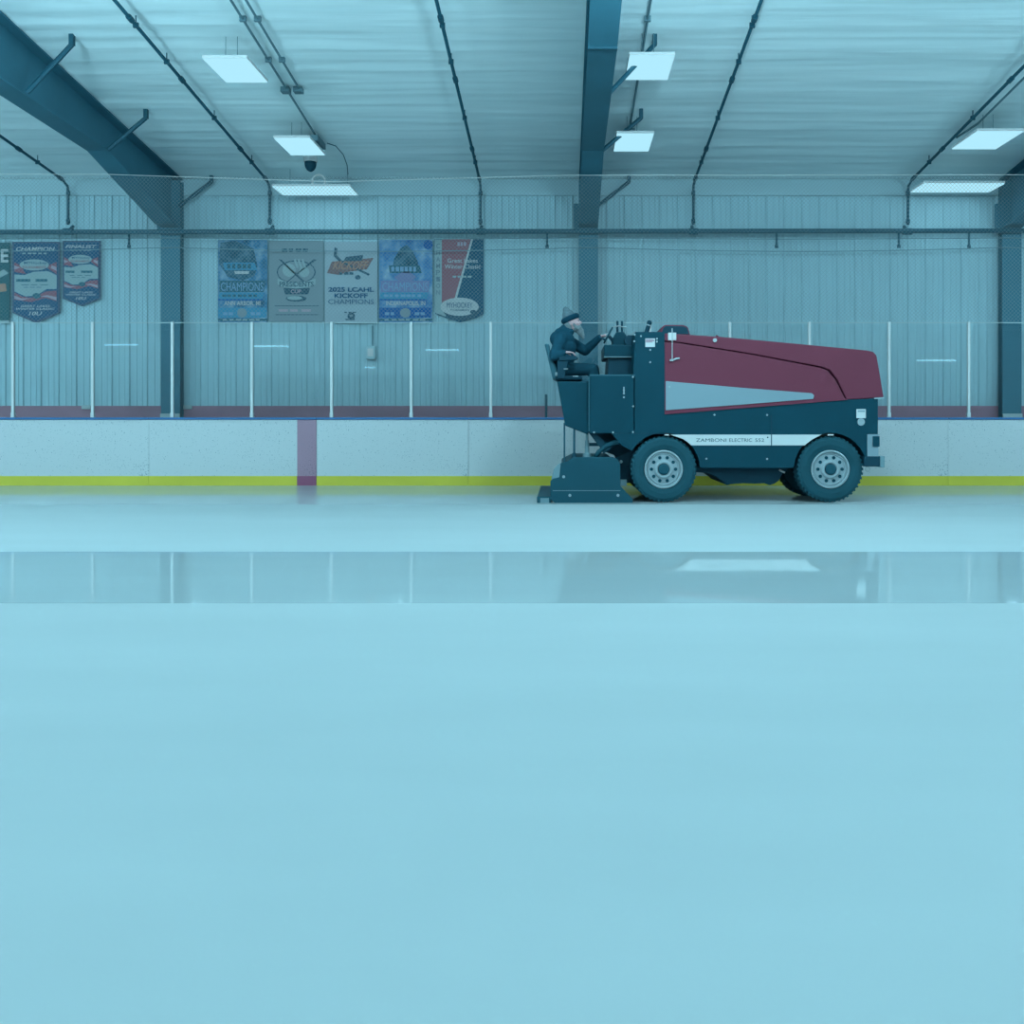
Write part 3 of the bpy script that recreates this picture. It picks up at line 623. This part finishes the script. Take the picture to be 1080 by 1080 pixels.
# red snow tank and hood
tank = [(701, 360.6), (714, 361.6), (790, 373.5), (866, 388), (873, 391), (881, 400.5), (891.5, 421.2), (858, 424), (701, 436)]
build('snow_tank', MB().prism(mps(tank), Y0 - .005, Y1), M['red'], z_, bevel=.008)
lid = [(701, 351.5), (758, 355), (840, 362.5), (914, 369.5), (921, 371), (924.5, 375), (928.5, 398), (932, 419.3), (893, 421.6), (883, 400.2), (875, 390), (867, 387), (790, 372.6), (714, 360.7), (701, 359.7)]
build('hood_lid', MB().prism(mps(lid), Y0 - .009, Y1), M['red'], z_, bevel=.014, seg=3)
build('grey_panel', MB().prism(mps([(702, 402), (780, 408.8), (856, 414.8), (858.5, 417), (857.5, 420.8), (780, 427), (702, 432.8)]), Y0 - .014, Y0), M['grey'], z_, bevel=.004)
build('red_edge', MB().prism(mps([(701, 434.6), (859, 422.2), (893, 420.4), (893, 421.8), (859, 424.4), (701, 437)]), Y0 - .014, Y0), M['red'], z_)
build('hood_lip', MB().prism(mps([(922, 419.4), (931, 418.9), (931, 420.4), (922, 421)]), Y0 - .016, Y0 - .004), M['rim'], z_)
hb = [(696.5, 352), (699, 344), (702, 341.3), (722, 341.6), (727, 343.5), (729.3, 351.5), (729, 356), (697, 354)]
hat = build('rear_hatch', MB().prism(mps(hb), 11.75, 12.9), M['red'], z_, bevel=.02)
build('hatch_mouth', MB().prism(mps([(698.6, 351.6), (700.6, 345), (703, 342.8), (721, 343.1), (725.8, 344.8), (728, 351.5)]), 11.741, 11.76), M['dark'], hat)
# small marks on the tank
build('gauge_plate', MB().box(*[mp(704.5, 0)[0], mp(713, 0)[0]], Y0 - .03, Y0 - .012, mp(0, 359)[1], mp(0, 351)[1]), M['light_metal'], z_, bevel=.003)
build('gauge_rod', MB().tube([(*[mp(708.6, 0)[0], Y0 - .035], mp(0, 380)[1]), (mp(708.6, 0)[0], Y0 - .035, mp(0, 346.5)[1])], .006, 6).box(mp(706.5, 0)[0], mp(710, 0)[0], Y0 - .04, Y0 - .004, mp(0, 381)[1], mp(0, 379)[1]), M['chrome'], z_)
build('lid_latch', MB().tube([(mp(710.5, 0)[0], Y0 - .02, mp(0, 379.5)[1]), (mp(713, 0)[0], Y0 - .02, mp(0, 378.3)[1]), (mp(716.5, 0)[0], Y0 - .02, mp(0, 378)[1])], .012, 8), M['chrome'], z_)
q = mp(753.7, 359); build('lid_knob', MB().lathe([(.024, -.035), (.024, -.0)], (q[0], Y0, q[1]), 'Y', 16), M['chrome'], z_)
build('lid_hook', MB().prism(mps([(756, 356), (757, 352.5), (760, 354.5), (762, 356)]), 11.72, 11.78), M['red'], z_)
# tower label, bolts
lb = build('warning_label', MB().box(mp(680.6, 0)[0], mp(690.8, 0)[0], Y0 - .006, Y0, mp(0, 366)[1], mp(0, 357)[1]), M['stripe'], z_)
lr = MB()
for i, (a, b) in enumerate(((681, 689.5), (681, 690), (681, 688))): lr.box(mp(a, 0)[0], mp(b, 0)[0], Y0 - .009, Y0 - .005, mp(0, 358.7 + i*1.2)[1], mp(0, 358.1 + i*1.2)[1])
build('label_print', lr, M['maroon_low'], lb)
bl = [(667.5, 397.5), (658, 411.5), (658, 415), (658, 419), (667.8, 428.5), (626.5, 456), (646.5, 456), (667.6, 455.7), (685.8, 369), (685.8, 382), (669.3, 353), (669, 360), (692.8, 357.3), (692.8, 360.3), (676, 354.5), (753.5, 437.5), (809, 437.7), (745, 483.8), (809, 484), (763, 430)]
for px, py in bl[:-1]:
    q = mp(px, py); build('bolt', MB().lathe([(.012, -.008), (.012, .004)], (q[0], Y0, q[1]), 'Y', 10), M['bolt'], z_)
q = mp(658, 412); build('door_latch', MB().box(q[0] - .008, q[0] + .008, Y0 - .012, Y0, mp(0, 414)[1], mp(0, 408)[1]), M['bolt'], z_)
q = mp(706, 408); build('bolt', MB().lathe([(.012, -.02), (.012, .0)], (q[0], Y0, q[1]), 'Y', 10), M['bolt'], z_)
# white stripe with lettering
st = [(707, 458.4), (866.5, 458.4)] + [(862, 460.6), (856.5, 463.5), (851, 467.5), (848.8, 469.7)] + [(728.8, 469.7), (726, 467), (720.5, 463)]
sp = build('side_stripe', MB().prism(mps(st), Y0 - .008, Y0), M['stripe'], z_)
build('stripe_joint', MB().box(mp(813, 0)[0], mp(814, 0)[0], Y0 - .010, Y0 - .004, mp(0, 470)[1], mp(0, 437.5)[1]), M['dark'], sp)
q = mp(769.8, 464.2); text('ZAMBONI', ((mp(750, 0)[0]), Y0 - .0095, q[1]), 32 / MS, 3.6 / MS, M['black'], sp, bold=.0)
text('ELECTRIC', ((mp(781, 0)[0]), Y0 - .0095, q[1]), 24 / MS, 3.6 / MS, M['black'], sp, bold=.0)
text('552', ((mp(801, 0)[0]), Y0 - .0095, q[1]), 9.5 / MS, 3.6 / MS, M['black'], sp, bold=.0)
q = mp(809.5, 461.3); build('stripe_mark', MB().lathe([(.01, -.0105), (.01, -.004)], (q[0], Y0, q[1]), 'Y', 8), M['black'], sp)
for a, b in ((701, 705.5), (873, 879)): build('arch_tag', MB().box(mp(a, 0)[0], mp(b, 0)[0], Y0 - .006, Y0 + .02, mp(0, 459.3)[1], mp(0, 458)[1]), M['light_metal'], z_)
# nose: signal label, lamp bracket, bumper
build('nose_label', MB().box(mp(903.2, 0)[0], mp(913, 0)[0], Y0 - .006, Y0, mp(0, 441)[1], mp(0, 431.5)[1]), M['stripe'], z_)
build('nose_label_print', MB().box(mp(904.5, 0)[0], mp(912, 0)[0], Y0 - .008, Y0 - .004, mp(0, 434.5)[1], mp(0, 432.8)[1]), M['grey'], z_)
q = mp(908, 445); build('reflector', MB().lathe([(.045, -.012), (.045, .0)], (q[0], Y0, q[1]), 'Y', 20), M['rim'], z_)
build('lamp_bracket', MB().box(mp(914.5, 0)[0], mp(926.3, 0)[0], Y0 - .012, Y0 + .0, mp(0, 481.5)[1], mp(0, 458)[1]), M['grey'], z_, bevel=.004)
build('corner_lamp', MB().box(mp(920, 0)[0], mp(927, 0)[0], Y0 - .03, Y0 - .01, mp(0, 471)[1], mp(0, 460)[1]), M['black'], z_, bevel=.006)
build('bumper', MB().box(mp(911, 0)[0], mp(931.5, 0)[0], Y0 - .02, Y1 + .02, mp(0, 492)[1], mp(0, 481.2)[1]), M['dark'], z_, bevel=.01)
build('bumper_end', MB().box(mp(927.5, 0)[0], mp(932.3, 0)[0], Y0 - .035, Y0 + .12, mp(0, 493)[1], mp(0, 481)[1]), M['smoke'], z_, bevel=.008)
q = mp(916.5, 495); build('tow_loop', MB().torus((q[0], Y0 + .05, q[1]), .028, .006, Matrix.Rotation(PI/2, 3, 'X'), 20, 6), M['chrome'], z_)
# wheels
def wheel(px, ya, yb, front=False):
    cx, cz = mp(px, 495)[0], .407; w_ = yb - ya; s = 1 if ya < YM else -1
    f = ya if s > 0 else yb                       # outer face
    R = .405; T_ = MB()
    T_.lathe([(.225, .03*s), (.25, .012*s), (.30, .0), (.36, .004*s), (.39, .022*s), (R - .004, .05*s), (R, .09*s), (R, (w_ - .09)*s), (R - .004, (w_ - .05)*s), (.36, w_*s), (.25, w_*s), (.225, (w_ - .03)*s)], (cx, f, cz), 'Y', 56)
    n = 44
    for i in range(n):
        a = 2*PI*i/n; da = .05
        for off, yy0, yy1 in ((0, .02, w_*.45), (.5, w_*.55, w_ - .02)):
            aa = a + off*2*PI/n; r0, r1 = R - .02, R + .002; v = []
            ya_, yb_ = f + yy0*s, f + yy1*s
            for rr in (r0, r1):
                for yy, sk in ((ya_, 0), (yb_, .05)):
                    for d in (-da/1.6, da/1.6): v.append(T_.b.verts.new((cx + rr*math.cos(aa + d + sk), yy, cz + rr*math.sin(aa + d + sk))))
            for q4 in ((0,1,3,2), (4,5,7,6), (0,1,5,4), (2,3,7,6), (0,2,6,4), (1,3,7,5)): T_.b.faces.new([v[k] for k in q4])
    o = build('wheel', T_, M['tyre'], z_)
    Rm = MB(); Rm.lathe([(.236, .045*s), (.236, .004*s), (.222, -.002*s), (.212, .012*s), (.205, .03*s), (.19, .018*s), (.178, .03*s), (.12, .026*s), (.108, .0), (.098, -.008*s), (.08, -.008*s), (.07, .004*s), (.0705, .05*s)], (cx, f, cz), 'Y', 48)
    Rm.mi = 1
    for i in range(10):
        a = 2*PI*i/10; Rm.lathe([(.021, .020*s), (.021, .034*s)], (cx + .148*math.cos(a), f, cz + .148*math.sin(a)), 'Y', 14)
    build('rim', Rm, [M['rim'], M['black']], o)
    build('hub', MB().lathe([(.068, .02*s), (.068, -.012*s), (.05, -.02*s)], (cx, f, cz), 'Y', 24), M['black2'], o)
wheel(700, Y0, Y0 + .27); wheel(876, Y0, Y0 + .27)
wheel(700, Y1 - .35, Y1 - .08); wheel(876, Y1 - .75, Y1 - .48)
# conditioner sled behind the rear wheels
CY0, CY1 = 11.57, 13.5
build('conditioner_plate', MB().prism(mps([(580.5, 507), (583, 504.5), (590, 503), (591.5, 488), (598, 486.5), (605, 481.8), (646, 481.8), (652, 485), (654, 490), (654, 512), (667, 526), (667, 530.5), (587, 531.5), (580.5, 526)]), CY0, CY0 + .04), M['black2'], z_, bevel=.008)
build('conditioner_body', MB().prism(mps([(592, 490), (605, 483.5), (646, 483.5), (652, 490), (653, 512), (664, 526), (664, 530), (588, 530), (583, 524), (584, 508), (591, 506)]), CY0 + .04, CY1), M['black'], z_, bevel=.01)
build('splash_guard', MB().prism(mps([(581.5, 505), (584, 495), (588, 490), (592, 488), (592, 503), (584, 505)]), CY0 + .012, CY0 + .05), M['smoke'], z_, bevel=.006)
build('towel_blade', MB().box(mp(566.5, 0)[0], mp(581, 0)[0], CY0 + .0, CY1, mp(0, 531.3)[1], mp(0, 523.3)[1]), M['black2'], z_, bevel=.006)
build('blade_cap', MB().box(mp(570, 0)[0], mp(579, 0)[0], CY0 - .006, CY0 + .02, mp(0, 530)[1], mp(0, 525)[1]), M['smoke'], z_)
build('plate_seam', MB().box(mp(583, 0)[0], mp(654, 0)[0], CY0 - .004, CY0, mp(0, 517.4)[1], mp(0, 516.8)[1]), M['smoke'], z_)
for px, py in ((601, 522), (651.5, 522), (594.5, 502.5)):
    q = mp(px, py); build('bolt', MB().lathe([(.018, -.012), (.018, .004)], (q[0], CY0, q[1]), 'Y', 10), M['bolt'], z_)
q = mp(656.5, 488); build('bolt', MB().lathe([(.02, .28), (.02, .31)], (q[0], Y0, q[1]), 'Y', 10), M['bolt'], z_)
for py, pe in ((489, 486), (509, 507)): build('link_arm', MB().tube([(mp(650, 0)[0], 12.0, mp(0, py)[1]), (mp(690, 0)[0], 12.0, mp(0, pe)[1])], .035, 8), M['dark'], z_)
build('link_plate', MB().prism(mps([(650, 484), (672, 474), (678, 500), (668, 511), (654, 512)]), 11.96, 12.0), M['dark'], z_)
build('arm_foot', MB().box(mp(654.5, 0)[0], mp(662, 0)[0], 11.8, 11.9, mp(0, 513.5)[1], mp(0, 507)[1]), M['smoke'], z_)
for px, y_, pa, pb, rr in ((595.3, 12.0, 446, 488, .011), (605.7, 12.3, 450, 484, .014)):
    q = mp(px, 0); build('lift_rod', MB().tube([(q[0], Y0 + .1, mp(0, pa)[1]), (q[0], Y0 + .1, mp(0, pb)[1])], rr, 8), M['pipe'], z_)
build('rod_boot', MB().lathe([(.03, 0), (.02, .06)], (mp(605.7, 0)[0], Y0 + .1, mp(0, 483)[1]), 'Z', 12), M['dark'], z_)
build('lift_cylinder', MB().lathe([(.055, 0), (.05, .04), (.03, .06), (.026, .2), (.018, .22), (.018, .34)], (mp(619.5, 0)[0], Y0 + .2, mp(0, 483)[1]), 'Z', 14), M['smoke'], z_)
build('cross_bar', MB().box(mp(620, 0)[0], mp(640, 0)[0], Y0 + .2, Y0 + .26, mp(0, 471)[1], mp(0, 467.5)[1]), M['dark'], z_)
build('tow_frame', MB().prism(mps([(620, 455), (628, 456), (645, 473), (637, 479), (633, 472)]), Y0 + .1, Y0 + .18), M['dark'], z_)
build('water_hose', MB().tube([(mp(628, 0)[0], 11.75, mp(0, 483)[1]), (mp(632, 0)[0], 11.75, mp(0, 477)[1]), (mp(639, 0)[0], 11.74, mp(0, 471)[1]), (mp(648, 0)[0], 11.73, mp(0, 467)[1]), (mp(658, 0)[0], 11.72, mp(0, 465.8)[1]), (mp(670, 0)[0], 11.72, mp(0, 466)[1]), (mp(677, 0)[0], 11.75, mp(0, 465.5)[1]), (mp(678.5, 0)[0], 11.75, mp(0, 459)[1])], .032, 12), M['black2'], z_, smooth=True)
build('hose_clamp', MB().tube([(mp(668, 0)[0], 11.72, mp(0, 466)[1]), (mp(674, 0)[0], 11.73, mp(0, 465.8)[1])], .036, 12), M['smoke'], z_)
# console, levers, steering wheel
YC = 12.3
P = lambda px, py, y=YC: at(px, py, y)
def pp(l, y=YC): return [(P(a, b, y).x, P(a, b, y).z) for a, b in l]
build('console', MB().prism(pp([(636, 365.5), (671, 365.5), (671, 378.3), (636.5, 378.3)]), 12.0, 13.0), M['black'], z_, bevel=.012)
build('console_edge', MB().box(P(636, 0).x, P(671, 0).x, 11.995, 12.02, P(0, 378.6).z, P(0, 377.6).z), M['smoke'], z_)
build('console_pedestal', MB().prism(pp([(641, 378.2), (671, 378.2), (671, 398), (640, 398)]), 12.05, 12.95), M['dark'], z_, bevel=.01)
build('valve_bank', MB().prism(pp([(646, 365.8), (646.5, 356), (650, 350), (658, 350), (661.5, 355), (662, 365.8)]), 12.3, 12.7), M['black'], z_, bevel=.015)
for px in (651.2, 656): build('lever', MB().tube([P(px, 352, 12.35), P(px, 338.6, 12.35)], .0155, 8), M['dark'], z_)
for a, b in (((646, 345), (654, 343.5)), ((653, 344), (661, 345.5))): build('valve_stem', MB().tube([P(*a, 12.33), P(*b, 12.33)], .008, 6), M['chrome'], z_)
q = P(664.5, 359, 12.1); build('round_gauge', MB().lathe([(.07, .0), (.07, .12), (.03, .14)], q, 'Y', 20), M['dark'], z_)
build('gauge_stand', MB().tube([q + Vector((0, .06, 0)), q + Vector((0, .06, -.1))], .02, 8), M['dark'], z_)
build('side_handle', MB().tube([P(664, 353.5, 12.1), P(669, 350.5, 12.1), P(671, 349.3, 12.1)], .009, 6), M['rim'], z_)
tl = build('tower_lever', MB().tube([P(681.5, 351.5, 12.0), P(684.3, 343, 12.0)], .028, 8), M['dark'], z_)
build('knob', MB().ball(P(684.8, 340.6, 12.0), .034), M['dark'], tl, smooth=True)
build('knob_collar', MB().tube([P(684, 343.8, 12.0), P(684.4, 342.6, 12.0)], .031, 10), M['rim'], tl)
wc = P(641.5, 353.5, 12.35); tilt = math.radians(62); wr = Matrix.Rotation(-tilt, 3, 'Y')
sw = build('steering_wheel', MB().torus(wc, .112, .012, wr), M['black2'], z_, smooth=True)
sk = MB()
for i in range(3):
    a = i*2*PI/3 + .4; sk.tube([wc, wc + wr @ Vector((.11*math.cos(a), .11*math.sin(a), 0))], .011, 6)
sk.ball(wc, .03); build('spoke', sk, M['chrome'], sw)
build('steering_column', MB().tube([wc, P(652, 366.5, 12.35)], .022, 10), M['dark'], z_)
build('spinner_knob', MB().tube([wc + wr @ Vector((-.08, -.078, 0)), wc + wr @ Vector((-.08, -.078, .06))], .014, 8), M['dark'], z_)
# seat
build('seat_backrest', MB().prism(pp([(574.6, 364.2), (579.5, 364.4), (583, 380), (590.5, 397), (586.5, 401.5), (583, 400)]), 12.02, 12.58), M['seat'], z_, bevel=.02)
build('seat_cushion', MB().prism(pp([(584, 396.8), (613, 397.2), (614, 401.8), (586, 402)]), 12.02, 12.58), M['dark'], z_, bevel=.02)
build('seat_hinge', MB().box(P(585.5, 0, 12).x, P(589.5, 0, 12).x, 11.99, 12.02, P(0, 396.5, 12).z, P(0, 392.5, 12).z), M['rim'], z_, bevel=.006)
build('arm_rest', MB().prism(pp([(589, 376), (607, 375.6), (610, 378), (608, 380), (590, 381)], 12.0), 11.93, 12.0), M['dark'], z_, bevel=.01)
build('arm_rest_post', MB().prism(pp([(588, 380), (599, 380), (595, 399), (588, 399)], 12.0), 11.95, 11.99), M['dark'], z_)
for a, b, py in ((594.5, 599, 388.5), (604, 609.5, 396.3), (624, 630, 396.3)): build('trim_clip', MB().box(P(a, 0, 11.9).x, P(b, 0, 11.9).x, 11.9, 11.925, P(0, py + .9, 11.9).z, P(0, py, 11.9).z), M['rim'], z_)
# ================================================================ DRIVER
def solid(name, mb, m, parent, voxel=.008, smooth_n=3):
    b = mb.b; me = bpy.data.meshes.new('tmp'); bmesh.ops.recalc_face_normals(b, faces=b.faces[:]); b.to_mesh(me); b.free()
    t = bpy.data.objects.new('tmp', me); COL.objects.link(t)
    r = t.modifiers.new('r', 'REMESH'); r.mode = 'VOXEL'; r.voxel_size = voxel
    s = t.modifiers.new('s', 'SMOOTH'); s.iterations = smooth_n; s.factor = .5
    out = bpy.data.meshes.new_from_object(t.evaluated_get(bpy.context.evaluated_depsgraph_get()))
    bpy.data.objects.remove(t); bpy.data.meshes.remove(me)
    wl = WL[parent.name]
    for v in out.vertices: v.co -= wl
    for p in out.polygons: p.use_smooth = True
    out.name = name; out.materials.clear(); out.materials.append(m)
    o = bpy.data.objects.new(name, out); COL.objects.link(o); o.parent = parent; WL[o.name] = wl
    return o
man = empty('person', P(600, 397), 'bearded person in black jacket and grey knit hat driving the ice machine', 'person')
SN, SF = P(591.5, 357, 12.11), P(596, 357.5, 12.5)      # shoulders
EN, EF = P(584.5, 375.5, 11.98), P(617, 370, 12.56)       # elbows
HN, HF = P(595, 371.8, 11.96), P(633.5, 355.2, 12.46)   # wrists
HIP = P(592.5, 389.5); CH = P(592.5, 364); NK = P(596.5, 352); HD = P(603, 341.5)
KN, KF = P(625, 389.5, 12.16), P(626, 389.5, 12.46)
AN, AF = P(632, 427.5, 12.16), P(633, 427.5, 12.46)
ax = (P(598.5, 323) - P(605.5, 346)).normalized()        # head axis
fw = Vector((ax.z, 0, -ax.x))                            # where the face looks
HR = Matrix(((fw.x, 0, ax.x, 0), (0, 1, 0, 0), (fw.z, 0, ax.z, 0), (0, 0, 0, 1)))
def hp_(f, s, u): return HD + fw*f + Vector((0, s, 0)) + ax*u
def hand(mb, wrist, d, palm_n, side, curl):
    d = d.normalized(); n = palm_n.normalized(); s = d.cross(n).normalized() * side
    c = wrist + d*.05
    mb.capsule(wrist - d*.03, wrist + d*.01, .027, .026); mb.ball(c, .046, .040, .018, Matrix((( d.x, s.x, n.x, 0), (d.y, s.y, n.y, 0), (d.z, s.z, n.z, 0), (0,0,0,1))))
    for i, L in enumerate((.072, .082, .077, .06)):
        b = c + d*.036 + s*(.028 - .0187*i); p = b; a = 0
        for k, f in enumerate((.45, .32, .23)):
            a += curl*(.6, 1.1, .9)[k]; q = p + (d*math.cos(a) + n*math.sin(a))*L*f; mb.capsule(p, q, .0098 - .0008*k, .0092 - .0008*k, 8); p = q
    b = wrist + d*.03 + s*.034; q = b + (d*.6 + s*.7 + n*.35).normalized()*.04; mb.capsule(b, q, .012, .0105, 8); mb.capsule(q, q + (d*.8 + n*.6).normalized()*.032, .0105, .009, 8)
B = MB()
B.ball(HIP, .12, .17, .11); B.ball((HIP + CH)/2, .11, .155, .16); B.ball(CH, .115, .17, .15); B.capsule(CH, NK, .09, .06); B.capsule(NK, HD, .056, .055)
B.ball(hp_(0, 0, .02), .098, .078, .105, HR); B.ball(hp_(.035, 0, -.045), .065, .058, .075, HR)
B.ball(hp_(.092, 0, .03), .018, .05, .014, HR)                                   # brow
B.capsule(hp_(.092, 0, .018), hp_(.118, 0, -.022), .010, .016, 8); B.ball(hp_(.1, .016, -.024), .012); B.ball(hp_(.1, -.016, -.024), .012)   # nose
for s in (1, -1):
    B.ball(hp_(.066, s*.045, -.018), .03, .022, .022, HR); B.ball(hp_(.082, s*.032, .008), .012)
    B.ball(hp_(-.005, s*.08, .0), .02, .010, .033, HR)                            # ears
B.ball(hp_(.086, 0, -.062), .016, .026, .008, HR); B.ball(hp_(.085, 0, -.075), .015, .022, .008, HR)       # lips
for s_, e_, h_ in ((SN, EN, HN), (SF, EF, HF)):
    B.capsule(s_, e_, .055, .043); B.capsule(e_, h_, .043, .028)
hand(B, HN, (P(603, 371.6, 11.96) - HN), Vector((.1, 0, -1)), 1, .55)
hand(B, HF, Vector((1, 0, .3)), Vector((.25, -.1, -1)), -1, .8)
for k, a, hs in ((KN, AN, -.09), (KF, AF, .09)):
    h = HIP + Vector((.02, hs, 0)); B.capsule(h, k, .085, .058); B.capsule(k, a, .055, .038); B.capsule(a, a + Vector((.14, 0, -.03)), .04, .03)
solid('body', B, M['skin'], man, .0065, 2)
for s in (1, -1): build('eye', MB().ball(hp_(.0925, s*.032, .008), .008, seg=10), M['eye'], man, smooth=True)
J = MB()
J.ball(P(593, 386), .15, .205, .12); J.ball(P(594, 377), .155, .2, .15); J.ball(P(595, 367), .16, .215, .15); J.ball(P(594, 358.5), .15, .2, .12)
J.capsule(P(588.5, 357.5), P(596, 347.5), .11, .07); J.capsule(P(595, 356), P(599.5, 349.5), .11, .075); J.torus(P(599.5, 348.5), .056, .026, Matrix.Rotation(.45, 3, 'Y'), 24, 10)
J.ball(P(589.5, 351), .06, .13, .06)                                           # hood folded down behind the neck
for s_, e_, h_, in ((SN, EN, HN), (SF, EF, HF)):
    J.capsule(s_, e_, .083, .066); J.capsule(e_, e_.lerp(h_, .93), .066, .044)
solid('jacket', J, M['jacket'], man, .009, 3)
Tt = MB()
for k, a, hs in ((KN, AN, -.09), (KF, AF, .09)):
    h = HIP + Vector((.0, hs, -.005)); Tt.capsule(h, k, .098, .075); Tt.capsule(k, k.lerp(a, .93), .074, .056)
solid('trousers', Tt, M['trouser'], man, .01, 3)
for a in (AN, AF):
    b_ = MB(); b_.capsule(a + Vector((0, 0, .05)), a, .055, .052); b_.capsule(a + Vector((-.02, 0, -.025)), a + Vector((.16, 0, -.035)), .048, .04)
    solid('boot', b_, M['dark'], man, .009, 2)
hk = MB()
hk.ball(hp_(-.008, 0, .075), .100, .088, .07, HR); hk.ball(hp_(-.012, 0, .125), .078, .07, .07, HR); hk.ball(hp_(-.018, 0, .175), .05, .045, .055, HR); hk.ball(hp_(-.02, 0, .205), .032, .03, .035, HR)
kh = solid('knit_hat', hk, M['knit'], man, .007, 3)
cf = MB(); cf.torus((0, 0, 0), .092, .027, None, 32, 12)
cf.b.transform(Matrix.Translation(hp_(.0, 0, .07)) @ HR @ Matrix.Rotation(math.radians(-7), 4, 'Y') @ Matrix.Diagonal((1.06, .93, 1.35, 1)))
cf.ball(hp_(.095, 0, .066), .03, .06, .016, HR)
solid('hat_cuff', cf, M['knit_dark'], kh, .007, 2)
bd = MB()
bd.ball(hp_(.05, 0, -.08), .062, .07, .05, HR); bd.ball(hp_(.075, 0, -.12), .05, .055, .055, HR); bd.ball(hp_(.085, 0, -.165), .036, .042, .05, HR); bd.ball(hp_(.09, 0, -.2), .022, .028, .035, HR)
for s in (1, -1): bd.capsule(hp_(.02, s*.068, -.02), hp_(.05, s*.058, -.085), .018, .022); bd.capsule(hp_(.098, s*.006, -.05), hp_(.085, s*.036, -.066), .010, .009)
solid('beard', bd, M['beard'], man, .007, 2)
hr = MB(); hr.ball(hp_(-.045, 0, -.01), .062, .082, .07, HR); hr.ball(hp_(-.05, 0, -.055), .05, .07, .04, HR)
solid('hair', hr, M['beard'], man, .007, 2)
